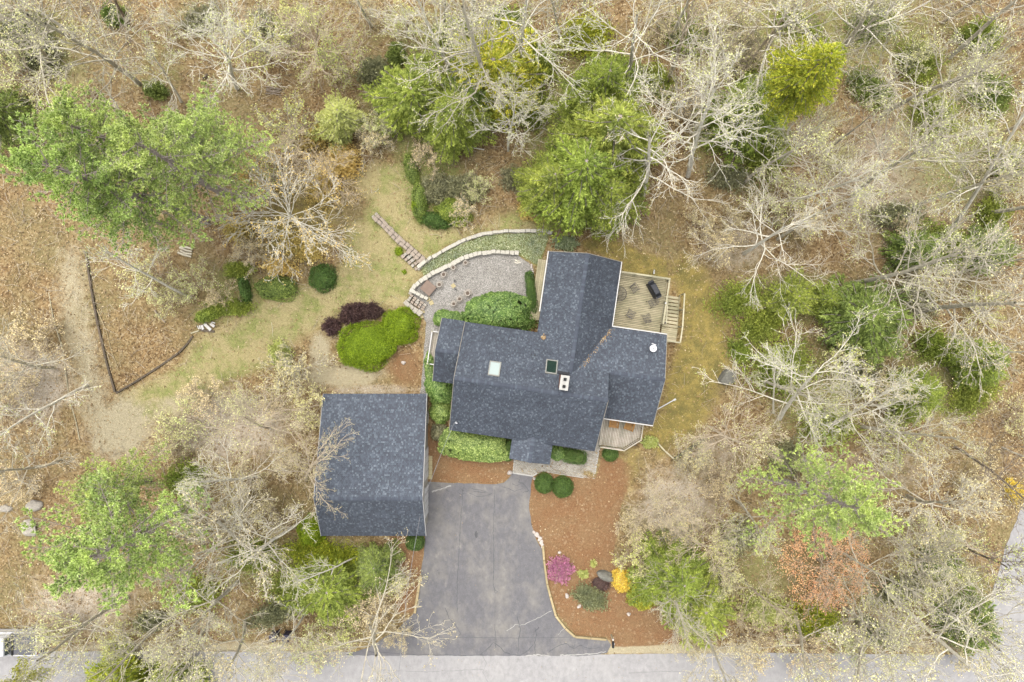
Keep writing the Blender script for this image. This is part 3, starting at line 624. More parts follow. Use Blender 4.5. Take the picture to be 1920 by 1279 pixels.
# overhead cable
cb = MB().tube([tuple(at(*p)) for p in ((852, 792, 4.75), (841, 818, 4.5), (829, 846, 4.3), (809.5, 897, 4.1), (796, 931, 4.1), (789, 961, 4.2), (777, 1026, 4.7), (762, 1120, 5.6), (746, 1279, 7.4), (730, 1450, 9.0))], .016, 5).build('power_cable', simple('cable', (.30, .30, .30), .5, .5, 5))
tag(cb, 'thin grey overhead cable running from the roof mast over the driveway edge', 'cable')

# ------------------------------------------------------------------ garage (world-aligned)
gar = thing('garage', 'detached two door garage under a blue grey saltbox roof left of the driveway', 'garage')
gN = slope(gar, (-6.72, -4.15, 2.6), (-14.85, -4.15, 2.6), (-14.85, -11.8, 5.2), (-6.72, -11.8, 5.2))
gS = slope(gar, (-14.85, -15.15, 3.2), (-6.72, -15.15, 3.2), (-6.72, -11.8, 5.2), (-14.85, -11.8, 5.2))
ridge_caps(gN, (-14.85, -11.8, 5.2), (-6.72, -11.8, 5.2), .45)
for x in (-14.55, -7.05):
    gable(gar, [(x, -14.9, 0), (x, -4.5, 0), (x, -4.5, 2.6), (x, -11.8, 5.05), (x, -14.9, 3.2)])
wl(gar, -14.43, -14.9, -7.17, -14.9, 0, 3.2); wl(gar, -14.43, -4.5, -7.17, -4.5, 0, 2.6)
for a, b in (((-6.7, -4.15, 2.5), (-6.7, -11.8, 5.1)), ((-6.7, -15.15, 3.1), (-6.7, -11.8, 5.1)), ((-14.87, -4.15, 2.5), (-14.87, -11.8, 5.1)), ((-14.87, -15.15, 3.1), (-14.87, -11.8, 5.1))):
    MB().bar(a, b, .03, .14).build('rake_board', M['white_trim'], gar)
for y in (-12.9, -9.9):
    dr = MB(); dr.box((-6.93, y, 1.1), (.06, 2.5, 2.2)); o = dr.build('garage_door', M['curtain'], gar)
    for i in range(4):
        for j in range(4): MB().box((-6.895, y - .92 + j * .61, .3 + i * .53), (.03, .5, .4)).build('panel', M['white_trim'], o)
window(-10.5, -15.0, 1.7, 1.2, 1.0, 'S', gar); window(-7.0 + .05, -6.3, 1.1, .9, 2.0, 'E', gar, 'side_door', 'glass_pale')

# ------------------------------------------------------------------ decks
def boards(parent, fn, n, mat, name='deck_board'):
    for i in range(n):
        a, b, w, z = fn(i)
        MB().bar(a, b, w, .035).build(name, M[mat], parent)
deck = thing('wooden_deck', 'weathered wooden back deck with railings and side stairs behind the house', 'deck', (0, 0, 0), -HA)
ZD = 1.0
n = 31; pitch = (6.72 - 2.38) / n
boards(deck, lambda i: ((7.36, 2.38 + pitch * (i + .5), ZD), (11.72, 2.38 + pitch * (i + .5), ZD), pitch - .035, 0), n, 'deck')
MB().box((9.5, 4.55, .86), (4.3, 4.3, .2)).build('gap_shade_slab', M['timber_old'], deck)  # one solid dark slab, its colour stands for the shade between boards
for u, v in ((7.9, 6.5), (11.5, 6.5), (11.5, 4.5), (11.5, 2.6), (9.6, 6.5)): MB().box((u, v, .38), (.14, .14, .76)).build('support_post', M['deck'], deck)
def railing(parent, pts, z, h=.95, mat='rail', bal=True, cap=.13, sp=.16):
    for a, b in zip(pts[:-1], pts[1:]):
        a, b = Vector((*a, 0)), Vector((*b, 0)); L = (b - a).length; t = (b - a) / L
        MB().bar(a + Vector((0, 0, z + h)), b + Vector((0, 0, z + h)), cap, .04).build('top_rail', M[mat], parent)
        MB().bar(a + Vector((0, 0, z + .12)), b + Vector((0, 0, z + .12)), .05, .06).build('bottom_rail', M[mat], parent)
        k = MB(); nb = int(L / sp)
        for i in range(1, nb): k.box(a + t * (L * i / nb) + Vector((0, 0, z + h / 2 + .05)), (.035, .035, h - .16), rz=math.atan2(t.y, t.x))
        k.build('balusters', M[mat], parent)['kind'] = 'stuff'
    for p in pts: MB().box((p[0], p[1], z + h / 2 + .02), (.1, .1, h + .1), taper=.96).build('rail_post', M['rail'], parent)
railing(deck, [(7.75, 6.72), (9.0, 6.72), (10.3, 6.72), (11.72, 6.72)], ZD)
railing(deck, [(11.72, 6.6), (11.72, 4.9), (11.72, 3.1)], ZD)
# stair: landing at the south, treads going down to the north
for i in range(7): MB().bar((11.85, 1.86 + .15 * i + .07, ZD - .02), (13.15, 1.86 + .15 * i + .07, ZD - .02), .13, .035).build('landing_board', M['deck'], deck)
for i in range(9): MB().box((12.5, 3.06 + .3 * i, ZD - .13 - .1 * i), (1.3, .215, .04)).build('stair_tread', M['deck'], deck)
for u in (11.9, 13.12): MB().bar((u, 2.95, ZD - .2), (u, 5.75, .06), .04, .22).build('stringer', M['deck'], deck)
for a, b in (((13.28, 1.84, 1.95), (13.28, 3.1, 1.95)), ((13.28, 3.1, 1.95), (13.28, 5.8, 1.05)), ((11.95, 3.1, 1.95), (11.95, 5.0, 1.3)), ((11.8, 1.8, 1.95), (13.28, 1.8, 1.95))): MB().bar(a, b, .11, .05).build('stair_rail', M['rail'], deck)
for p, h in (((13.28, 1.84), 1.9), ((13.28, 3.1), 1.9), ((13.28, 4.5), 1.45), ((13.28, 5.8), 1.05)): MB().box((*p, h / 2), (.09, .09, h)).build('rail_post', M['rail'], deck)
for p in ((11.66, 4.75), (11.85, 3.2)): MB().lathe([(.0, .1), (.06, .09), (.075, .03), (.05, 0)], (*p, ZD + 1.0), 10).build('post_light', M['white_trim'] if p[1] > 4 else M['bronze_metal'], deck)
# west boardwalk deck beside the north wing
sdk = thing('side_deck', 'narrow wooden side deck with long boards beside the gravel patio', 'deck', (0, 0, 0), -HA)
for i in range(6): MB().bar((1.22 + .15 * i, 1.98, .75), (1.22 + .15 * i, 6.92, .75), .135, .035).build('deck_board', M['deck'], sdk)
MB().box((1.62, 4.45, .62), (.86, 4.8, .2)).build('gap_shade_slab', M['timber_old'], sdk)  # solid dark slab standing in for shade in the board gaps
for v in (2.2, 4.4, 6.7): MB().box((1.25, v, .27), (.12, .12, .54)).build('support_post', M['deck'], sdk)
# west porch
wp = thing('entry_porch', 'small pale railed porch on the west end of the house', 'porch', (0, 0, 0), -HA)
for i in range(7): MB().bar((-6.42 + .14 * i, -2.75, .55), (-6.42 + .14 * i, -.2, .55), .12, .035).build('deck_board', M['deck_grey'], wp)
railing(wp, [(-5.6, -2.8), (-6.52, -2.8), (-6.52, -.15), (-5.6, -.15)], .55, .5, 'white_trim', cap=.08)
# front corner porch
fp = thing('front_porch', 'grey railed corner porch with a clipped corner at the front right', 'porch', (0, 0, 0), -HA)
for i in range(25):
    u = 8.3 + .127 * i; v0 = -7.35 if u < 10.2 else -7.35 + (u - 10.2) * .85
    MB().bar((u, v0, .6), (u, -4.72, .6), .095, .035).build('deck_board', M['deck_grey'], fp)
railing(fp, [(8.3, -7.42), (10.2, -7.42), (11.42, -6.4), (11.42, -5.1)], .6, .8, 'deck_grey', cap=.09)
MB().box((9.8, -5.9, .45), (2.9, 2.3, .2)).build('gap_shade_slab', M['timber_old'], fp)  # dark slab again, shade under the porch boards put into its colour

# deck furniture
def metal_chair(px, py, rot, label, z):
    c = at(px, py, z + .45); t = thing('patio_chair', label, 'chair', (c.x, c.y, z), rot, 'dark metal chairs on the back deck')
    k = MB()
    for i in range(7): k.bar((-.24 + .08 * i, -.24, .43), (-.24 + .08 * i, .26, .43), .022)
    for y in (-.24, .0, .26): k.bar((-.26, y, .43), (.26, y, .43), .03)
    k.build('seat', M['bronze_metal'], t)
    b = MB()
    for i in range(7): b.bar((-.24 + .08 * i, .26, .45), (-.24 + .08 * i, .38, .92), .02)
    b.bar((-.27, .38, .93), (.27, .38, .93), .035); b.bar((-.26, .31, .66), (.26, .31, .66), .025); b.build('backrest', M['bronze_metal'], t)
    for sx in (-1, 1):
        MB().tube([(sx * .3, -.28, .02), (sx * .29, -.27, .64), (sx * .29, .3, .66)], .016, 6).build('armrest', M['bronze_metal'], t)
        MB().tube([(sx * .27, -.25, .44), (sx * .3, -.3, .015)], .014, 5).build('leg', M['bronze_metal'], t); MB().tube([(sx * .27, .26, .44), (sx * .29, .34, .015)], .014, 5).build('leg', M['bronze_metal'], t)
ZC = ZD + .02
metal_chair(1190, 541, R(35), 'dark metal patio chair nearest the deck railing at the top left', ZC)
metal_chair(1223, 568, R(-60), 'dark metal patio chair just below the covered grill', ZC)
metal_chair(1183, 588, R(150), 'dark metal patio chair at the lower left of the deck', ZC)
metal_chair(1212, 596, R(-165), 'dark metal patio chair at the lower right of the deck', ZC)
c = at(1161, 551, ZC + .7); t = thing('patio_table', 'dark round metal patio table half under the roof edge', 'table', (c.x, c.y, ZC))
k = MB(); k.lathe([(.58, 0), (.6, .02), (.58, .04), (.55, .02), (.58, 0)], (0, 0, .7), 24)
for i in range(-4, 5):
    w_ = math.sqrt(max(0, .55 ** 2 - (i * .12) ** 2)); k.bar((i * .12, -w_, .72), (i * .12, w_, .72), .02); k.bar((-w_, i * .12, .715), (w_, i * .12, .715), .02)
k.build('tabletop', M['bronze_metal'], t)
for i in range(4): MB().tube([(.12 * math.cos(i * 1.57), .12 * math.sin(i * 1.57), .7), (.42 * math.cos(i * 1.57), .42 * math.sin(i * 1.57), 0)], .018, 6).build('leg', M['bronze_metal'], t)
c = at(1229, 542, ZC + 1.1); t = thing('grill', 'covered black barbecue grill at the corner of the deck', 'grill', (c.x, c.y, ZC), R(-61))
k = MB(); pr = [(-.66, .0), (-.68, .75), (-.5, .98), (-.42, 1.12), (.42, 1.12), (.5, .98), (.7, .75), (.68, 0)]
for y0, y1, s0 in ((-.28, .28, 1),):
    nn = len(pr); vs = [(x, y0 * (1.05 if z < .8 else .78), z + .04) for x, z in pr] + [(x, y1 * (1.05 if z < .8 else .78), z + .04) for x, z in pr]
    k.add(vs, [(i, i + 1, nn + i + 1, nn + i) for i in range(nn - 1)]); k.ngons = [list(range(nn)), list(range(nn, 2 * nn))[::-1]]
k.build('cover', M['cover'], t, bevel=.03)
MB().tube([(-.3, -.33, .9), (.3, -.33, .9)], .02, 6).build('handle', M['black_metal'], t)
for sx in (-1, 1): MB().box((sx * .66, 0, .82), (.22, .42, .05)).build('side_shelf', M['black_metal'], t)
for sx in (-.55, .55): MB().tube([(sx, -.24, .07), (sx, -.18, .07)], .07, 10).build('wheel', M['rubber'], t)
def wood_chair(px, py, rot, label):
    z = .62; c = at(px, py, z + .4); t = thing('wooden_chair', label, 'chair', (c.x, c.y, z), rot, 'orange wooden chairs on the front porch')
    for i in range(6): MB().bar((-.26, -.3 + .1 * i, .38 - .02 * i), (.26, -.3 + .1 * i, .38 - .02 * i), .085, .02).build('seat_slat', M['cedar'], t)
    for i in range(5): MB().bar((-.22 + .11 * i, .24, .3), (-.22 + .11 * i, .52, .98), .09, .02).build('back_slat', M['cedar'], t)
    for sx in (-1, 1):
        MB().bar((sx * .33, -.35, .56), (sx * .33, .35, .56), .12, .025).build('armrest', M['cedar'], t); MB().bar((sx * .32, -.3, .0), (sx * .32, -.3, .55), .07, .04).build('leg', M['cedar'], t); MB().bar((sx * .3, .4, .0), (sx * .3, .1, .36), .07, .04).build('leg', M['cedar'], t)
wood_chair(1151, 794, R(-8), 'orange cedar armchair, left one of the pair on the front porch'); wood_chair(1180, 799, R(-20), 'orange cedar armchair, right one of the pair on the front porch')

# ------------------------------------------------------------------ walkway and pavers
walk = sheet('walkway', [(963, 850), (963, 864), (961, 888), (999, 894), (1015, 884), (1115, 900), (1122, 856), (1136, 790), (1124, 790), (1105, 845), (1040, 835), (1030, 850)], .02, M['concrete'])
V = []; F4 = []
WP = np.array([at(x, y)[:2] for x, y in [(963, 850), (963, 864), (961, 888), (999, 894), (1015, 884), (1115, 900), (1122, 856), (1136, 790), (1124, 790), (1105, 845), (1040, 835), (1030, 850)]])
us, vs_ = np.meshgrid(np.arange(0, 9, .21), np.arange(-12.5, -5, .108)); us = us + (np.arange(us.shape[0]) % 2)[:, None] * .105
wx, wy = us * CA + vs_ * SA, -us * SA + vs_ * CA; ok = sdf(WP, wx, wy) > .06
for u, v in zip(us[ok], vs_[ok]):
    b0 = len(V); z1 = .043 + rnd.uniform(-.004, .004)
    for z, e in ((.02, 0), (z1, .006)):
        for a, b in ((-1, -1), (1, -1), (1, 1), (-1, 1)): V.append(tuple(hl(u + a * (.1 - e), v + b * (.049 - e), z)))
    F4 += [(b0 + 4, b0 + 5, b0 + 6, b0 + 7)] + [(b0 + i, b0 + (i + 1) % 4, b0 + 4 + (i + 1) % 4, b0 + 4 + i) for i in range(4)]
tag(mesh_np('pavers', V, np.array(F4), M['paver'], walk), kind='stuff')
gp = thing('paver_strip', 'pale yellow paver strip beside the garage at the top of the driveway', 'paving')
for i in range(5):
    for j in range(2):
        p = at(800 + j * 7.2, 859 + i * 8.8); MB().box((p.x, p.y, .03), (.3, .37, .05)).build('paver', M['yellow_paver'], gp, bevel=.01)

# ------------------------------------------------------------------ stones
def rock_mesh(name, seed, mat, sub=2, rough=.18):
    bm = bmesh.new(); bmesh.ops.create_icosphere(bm, subdivisions=sub, radius=1); rr = random.Random(seed)
    offs = [(Vector((rr.uniform(-1, 1), rr.uniform(-1, 1), rr.uniform(-1, 1))).normalized(), rr.uniform(.55, .9)) for _ in range(9)]
    for v in bm.verts:
        p = v.co.copy()
        for n_, d_ in offs:
            e = p.dot(n_) - d_
            if e > 0: p -= n_ * e * .8
        v.co = p * (1 + rr.uniform(-rough, rough) * .3)
    me = bpy.data.meshes.new(name); bm.to_mesh(me); bm.free(); me.materials.append(mat); return me
def block_mesh(name, seed, mat):
    bm = bmesh.new(); bmesh.ops.create_cube(bm, size=1); rr = random.Random(seed)
    for v in bm.verts: v.co += Vector((rr.uniform(-.07, .07), rr.uniform(-.09, .09), rr.uniform(-.06, .06)))
    bmesh.ops.bevel(bm, geom=list(bm.edges), offset=.09, segments=1, affect='EDGES')
    me = bpy.data.meshes.new(name); bm.to_mesh(me); bm.free(); me.materials.append(mat); return me
BL = {m: [block_mesh('stone', i + 10, M[m]) for i in range(5)] for m in ('stone', 'stone_pale', 'stone_brown', 'white_stone')}
def put(me, name, loc, sc, rot=(0, 0, 0), parent=None):
    o = bpy.data.objects.new(name, me); o.location = loc; o.scale = sc; o.rotation_euler = rot; return link(o, parent)
def resample(q, step):
    out = []; carry = 0
    for a, b in zip(q[:-1], q[1:]):
        L = (b - a).length; s = carry
        while s < L: out.append((a.lerp(b, s / L), (b - a).normalized())); s += step
        carry = s - L
    return out
def stone_wall(name, label, pts, w, h, mats, ln=.45, courses=2, rows=1):
    t = thing(name, label, 'stone wall'); q = [at(x, y) for x, y in pts]
    for cidx in range(courses):
        hh = h / courses
        for p, dd in resample(q, ln):
            for r_ in range(rows):
                off = Vector((-dd.y, dd.x, 0)) * ((r_ - (rows - 1) / 2) * w / rows + rnd.uniform(-.03, .03))
                m_ = mats[0] if cidx == courses - 1 else mats[-1]
                pp = p + off + dd * (ln * .5 * (cidx % 2))
                put(rnd.choice(BL[m_]), 'stone', (pp.x, pp.y, hh * (cidx + .5) - .02), (ln * rnd.uniform(.88, 1.02), w / rows * rnd.uniform(.85, 1.05), hh * 1.05), (rnd.uniform(-.04, .04), rnd.uniform(-.04, .04), math.atan2(dd.y, dd.x) + rnd.uniform(-.07, .07)), t)
    return t
stone_wall('curved_wall', 'outer curved stone wall above the grey green planting bed', [(787, 502), (806, 486), (835, 469), (867, 453), (899, 441), (939, 435), (979, 434), (1016, 434), (1032, 437)], .28, .4, ('stone_pale', 'stone'))
stone_wall('patio_wall', 'inner curved stone wall along the edge of the gravel patio', [(771, 549), (777, 540), (793, 525), (811, 513), (840, 500), (867, 486), (894, 477), (925, 473), (965, 475)], .34, .45, ('stone_pale', 'stone'), .38)
stone_wall('straight_wall', 'straight dry stone wall running diagonally across the lawn', [(705, 406), (720, 421), (745, 447), (768, 466), (793, 489)], .58, .4, ('stone_brown', 'stone'), .42, 2, 2)
stone_wall('cheek_wall', 'short stone cheek wall above the lower patio steps', [(774, 547), (799, 559)], .3, .45, ('stone_pale', 'stone'), .36)
stone_wall('cheek_wall', 'short stone cheek wall below the lower patio steps', [(762, 568), (788, 588)], .4, .45, ('stone', 'stone'), .4)
put(BL['stone_pale'][1], 'capstone', at(791, 495, .5), (.9, .32, .22), (0, 0, R(38))); o = bpy.context.scene.objects['capstone']; tag(o, 'long pale capstone at the left end of the outer curved wall', 'stone')
def steps(label, a, b, c_, n, mat):
    """a->b first tread ends, shifting by c_ px each"""
    t = thing('stone_steps', label, 'steps')
    for i in range(n):
        p, q = at(a[0] + c_[0] * i, a[1] + c_[1] * i), at(b[0] + c_[0] * i, b[1] + c_[1] * i); dd = (q - p); L = dd.length; z = .3 * (1 - i / n) + .05
        for j in range(3):
            m_ = p + dd * ((j + .5) / 3)
            put(rnd.choice(BL[mat if rnd.random() < .6 else 'stone']), 'stone', (m_.x, m_.y, z / 2), (L / 3 * rnd.uniform(.85, 1), .27 * rnd.uniform(.8, 1.1), z + .12), (rnd.uniform(-.08, .08), 0, math.atan2(dd.y, dd.x) + rnd.uniform(-.15, .15)), t)
steps('rough brown stone steps beside the straight wall', (754, 484), (769, 472), (6, 5.5), 5, 'stone_brown')
steps('rough stone steps from the lawn down to the patio', (766, 565), (774, 553), (6.2, 4.2), 5, 'stone_brown')
def pad(px, py, s, rot, label):
    o = MB().box((0, 0, 0), (s, s, .06)).build('stepping_stone', M['yellow_paver'], bevel=.012); p = at(px, py); o.location = (p.x, p.y, .05); o.rotation_euler.z = R(rot); tag(o, label, 'paving stone', 'square yellow stepping stones')
for a in ((803, 561, .34, 28, 'bright square yellow stepping stone at the patio end of the cheek wall'), (809, 568, .34, 28, 'duller yellow stepping stone just right of the bright one by the steps'), (792, 584, .34, 22, 'yellow square stepping stone below the patio steps'), (789, 593, .4, 18, 'lowest yellow brown stepping stone beside the lime bush'), (850, 536, .33, 35, 'lone yellow square stone in the middle of the gravel patio')): pad(*a)
c = at(803, 540, .4); tb = thing('patio_cover', 'flat brown square table cover beside the curved patio wall', 'table', (c.x, c.y, 0), R(-40))
MB().box((0, 0, .40), (1.0, .95, .05)).build('tabletop', M['brown_table'], tb, bevel=.01)
for sx in (-1, 1):
    for sy in (-1, 1): MB().box((sx * .42, sy * .4, .2), (.07, .07, .36)).build('leg', M['brown_table'], tb)
PG = 'round stone planters on the patio'
def planter(px, py, s, lab):
    c = at(px, py, .3); t = thing('planter', lab, 'planter', (c.x, c.y, .01), rnd.uniform(0, 3), PG)
    MB().lathe([(.0, 0), (.31 * s, 0), (.32 * s, .05), (.25 * s, .07), (.0, .07)], (0, 0, 0), 18).build('base', M['pot'], t)
    MB().lathe([(.14 * s, .07), (.13 * s, .14), (.17 * s, .3), (.215 * s, .42), (.24 * s, .45), (.17 * s, .47), (.13 * s, .42)], (0, 0, 0), 18).build('bowl', M['pot'], t, smooth=True)
    MB().lathe([(.14 * s, .42), (.08 * s, .43), (.0, .435)], (0, 0, 0), 14).build('soil', M['soil'], t)
    return t
for a in ((824, 534, 1.05, 'round stone planter right beside the brown patio table'), (832, 515, 1.05, 'second round stone planter along the wall from the brown table'), (850, 502, .95, 'third round stone planter along the wall from the brown table'), (873, 493, .9, 'round stone planter farthest along the curved patio wall'),
          (877, 550, 1.15, 'largest round planter touching the big rhododendron'), (862, 561, .95, 'middle one of three planters near the rhododendron'), (851, 570, .95, 'lowest of the three planters near the rhododendron')): planter(*a)
for px, py, lab in ((853, 527, 'small dark garden ornament above the lone yellow stone'), (855, 543, 'small dark garden ornament below the lone yellow stone')):
    p = at(px, py); t = thing('garden_ornament', lab, 'ornament', (p.x, p.y, .01)); MB().tube([(0, 0, 0), (0, 0, .25)], .02, 6).build('stem', M['black_metal'], t)
    for i in range(5): MB().bar((0, 0, .24), (.13 * math.cos(i * 1.3), .13 * math.sin(i * 1.3), .28), .035, .01).build('blade', M['black_metal'], t)
RK = [rock_mesh('rock', i, M['boulder']) for i in range(4)]; RW = [rock_mesh('rock', i + 20, M['white_stone']) for i in range(4)]; RS = [rock_mesh('rock', i + 30, M['stone']) for i in range(3)]
def rock(px, py, sx, sy, sz, rot, lab, lib=RK, cat='boulder', group=None, name='boulder'):
    p = at(px, py); o = put(rnd.choice(lib), name, (p.x, p.y, sz * .35), (sx, sy, sz), (0, 0, R(rot))); tag(o, lab, cat, group)
rock(1361, 706, .8, .74, .75, 20, 'large round grey boulder in the moss right of the house')
rock(1136, 1078, .88, .5, .5, -12, 'oval grey boulder beside the yellow flowering bush')
rock(66, 947, .75, .5, .4, 10, 'flat pale boulder among brown leaves at the left edge', RS); rock(12, 953, .6, .3, .3, 0, 'flat boulder partly cut by the left edge of the frame', RS); rock(58, 992, .7, .9, .4, 30, 'pale lichened boulder beside the bottom left pine', RS)
rock(757, 680, .22, .2, .15, 0, 'small white rock beside the lime green bush', RW, 'rock', None, 'rock')
for a in ((1063, 1117, .2, .3, .16, 20, 'oval white rock left of the olive shrub'), (1086, 1137, .26, .18, .16, 40, 'jagged white rock below the olive shrub'), (1179, 1151, .24, .24, .18, 0, 'round white rock left of the bright green bush'), (1049, 1036, .2, .14, .1, 10, 'small pale rock above the pink azalea'), (956, 886, .3, .26, .3, 0, 'white rock at the left corner of the front walk'), (1002, 897, .2, .2, .2, 0, 'small white rock at the right corner of the front walk'), (925, 473, .15, .1, .1, 0, 'tiny pale rock on the patio wall')):
    rock(a[0], a[1], a[2] * .8, a[3] * .8, a[4], a[5], a[6], RW, 'rock', None, 'rock')
ed = thing('patio_edging', 'row of small pale edging stones along the right side of the patio', 'edging')
for i in range(26):
    y = 497 + i * 4.2; x = 996 + 3 * math.sin(i * .3) - max(0, i - 8) * .55; p = at(x + rnd.uniform(-1, 1), y); put(rnd.choice(RW), 'stone', (p.x, p.y, .05), (.1 * rnd.uniform(.6, 1.3), .09, .07), (0, 0, rnd.uniform(0, 3)), ed)
cbl = thing('cobble_edging', 'cluster of white edging cobbles where the driveway kerb begins', 'edging')
for i in range(22):
    t_ = i / 21; p = at(1002 + 17 * t_ ** .7 + rnd.uniform(-2.5, 2.5), 996 + 30 * t_ + rnd.uniform(-2, 2)); put(rnd.choice(RW), 'cobble', (p.x, p.y, .06), (.16 * rnd.uniform(.6, 1.2), .12, .1), (0, 0, rnd.uniform(0, 3)), cbl)
def timber_run(name, label, pts, w, h, mat, ln=2.2, z=0, gap=.02, cat='edging', piece='timber'):
    t = thing(name, label, cat); q = [at(x, y) for x, y in pts]
    for a, b in zip(q[:-1], q[1:]):
        L = (b - a).length; k = max(1, round(L / ln))
        for i in range(k):
            p0, p1 = a.lerp(b, i / k), a.lerp(b, (i + 1) / k); s_ = (p1 - p0).normalized() * gap
            MB().bar(p0 + s_ + Vector((0, 0, h / 2 + z)), p1 - s_ + Vector((0, 0, h / 2 + z + rnd.uniform(-.01, .01))), w, h).build(piece, M[mat], t, bevel=.012)
    return t
timber_run('timber_kerb', 'tan timber kerb along the right side of the driveway', [(1018, 1022), (1020, 1050), (1026, 1095), (1032, 1118), (1042, 1154), (1060, 1177), (1078, 1193), (1137, 1198)], .17, .2, 'timber_tan', 1.6)
timber_run('timber_kerb', 'short tan timber kerb on the left side of the driveway', [(789, 1078), (784, 1110), (778, 1149)], .2, .2, 'timber_tan', 1.6)
timber_run('timber_edging', 'dark timber edging along the right side of the woodland path', [(161, 470), (172, 540), (185, 611), (200, 675), (217, 736)], .16, .16, 'timber_old', 1.8)
timber_run('timber_edging', 'dark timber edging curving up from the V corner to the lumber', [(219, 737), (250, 719), (302, 686), (336, 662), (354, 643), (363, 630)], .15, .18, 'timber_old', 1.6)
timber_run('timber_edging', 'greenish timber frame corner in the brush right of the porch', [(1230, 828), (1246, 845), (1263, 860)], .12, .2, 'rail', 1.4)
timber_run('timber_edging', 'mossy thick timber leading up right from the frame corner', [(1263, 861), (1290, 842), (1320, 822)], .2, .22, 'timber_green', 1.8)
timber_run('log_edging', 'thin pale logs edging the left side of the woodland path', [(92, 548), (101, 600), (118, 655), (124, 700), (130, 745), (143, 790), (150, 825)], .06, .07, 'rail', 1.7, piece='log')
timber_run('log_edging', 'long thin log lying just inside the V shaped enclosure', [(182, 580), (200, 620), (210, 660), (222, 690)], .06, .07, 'timber_tan', 2, piece='log')
lp = thing('lumber_pile', 'loose pile of white planks at the end of the timber edging', 'lumber')
for (x0, y0), (x1, y1), w, z in (((384, 607), (397, 619), .24, .12), ((395.5, 607), (403.5, 612.5), .22, .1), ((379, 610), (382.5, 618), .2, .1), ((375, 610.5), (377.5, 617), .1, .1), ((371, 611), (374.5, 617), .07, .1), ((404, 606), (398, 604), .08, .06)):
    a, b = at(x0, y0), at(x1, y1); MB().bar(a + Vector((0, 0, z)), b + Vector((0, 0, z + .05)), w, .05).build('plank', M['lumber'], lp)
MB().bar(at(358, 625, .06), at(373, 620, .1), .09, .09).build('log', M['rail'], lp); MB().bar(at(376, 619, .05), at(402, 622, .05), .2, .08).build('sleeper', M['timber_old'], lp)
def logs(px, py, n, L, rot, lab, mat='bark_white', r=.09, spread=.3):
    c = at(px, py); t = thing('log_pile', lab, 'logs', (c.x, c.y, 0), R(rot))
    for i in range(n):
        y = (i - (n - 1) / 2) * spread; MB().tube([(-L / 2 * rnd.uniform(.6, 1), y + rnd.uniform(-.1, .1), r), (0, y + rnd.uniform(-.05, .05), r + .02), (L / 2 * rnd.uniform(.6, 1), y + rnd.uniform(-.1, .1), r)], [r * 1.1, r, r * .8], 7).build('log', M[mat], t)
logs(350, 472, 4, 1.3, -20, 'cut white birch logs lying in the brush left of the maple', 'bark_pale', .09, .22)
logs(262, 468, 1, .8, 0, 'single short white log below the left pines', 'bark_white', .05)
logs(880, 275, 1, 2.6, -12, 'fallen pale birch trunk below the small pale tree', 'bark_white', .06)
logs(772, 228, 1, .9, -55, 'short broken pale branch in the leaves above the patio lawn', 'bark_white', .05)
logs(512, 170, 5, 1.6, -10, 'dark brush pile of sticks in the upper left leaves', 'bark_dark', .05, .14)
logs(386, 145, 1, .6, 50, 'reddish rotten log in the upper left woods', 'timber_old', .09)
logs(465, 270, 1, 1.9, -15, 'pale log jutting out from the right side of the left pines', 'bark_white', .07)
logs(300, 595, 1, 1.4, -50, 'dark rotting log in the V shaped enclosure', 'bark_dark', .07)
logs(970, 491, 2, .6, -20, 'small pale driftwood pieces at the top of the patio', 'bark_white', .045, .15)
logs(1226, 510, 1, .5, 82, 'short white pipe lying in moss behind the deck', 'white_metal', .05)
logs(185, 1182, 1, 2.0, -12, 'dark fallen log near the road right of the pickup', 'bark_dark', .1)
logs(692, 176, 3, 1.2, 5, 'small dark heap of sticks near the yellow green sapling', 'bark_dark', .04, .12)
dp = MB(); dp.tube([at(1228, 770, .35), at(1246, 760, .25), at(1264, 750, .12)], .045, 6); dp.box(at(1265, 749.5, .1), (.22, .14, .1), rz=R(28)); dp.bar(at(1222, 773, .36), at(1229, 769, .35), .1, .09)
tag(dp.build('drain_pipe', M['white_metal']), 'white drain pipe running from the house into the moss', 'pipe')
fs = timber_run('garden_post', 'short grey post and rail at the hedge end above the lawn', [(456, 563), (456, 583)], .07, .5, 'rail', 3, cat='fence', piece='rail')

# mailbox, bins, pickup
c = at(1146, 1196); t = thing('mailbox', 'black mailbox on a post at the right corner of the driveway', 'mailbox', (c.x, c.y, 0))
MB().box((0, .25, .5), (.1, .1, 1.0)).build('post', M['rail'], t); MB().bar((0, .3, .98), (0, -.25, .98), .09, .05).build('arm', M['rail'], t)
k = MB(); pts = [(-.085, 0), (.085, 0), (.085, .12)] + [(.085 * math.cos(a), .12 + .085 * math.sin(a)) for a in (.5, 1.1, 1.57, 2.05, 2.6)] + [(-.085, .12)]
nn = len(pts); k.add([(x, -.32, 1.01 + z) for x, z in pts] + [(x, .16, 1.01 + z) for x, z in pts], [(i, (i + 1) % nn, nn + (i + 1) % nn, nn + i) for i in range(nn)]); k.ngons = [list(range(nn)), list(range(nn, 2 * nn))[::-1]]
k.build('box', M['black'], t); MB().bar((.1, -.1, 1.1), (.1, .05, 1.1), .02, .08).build('flag', M['white_metal'], t); MB().box((0, .3, 1.04), (.14, .14, .06)).build('post_cap', M['white_stone'], t)
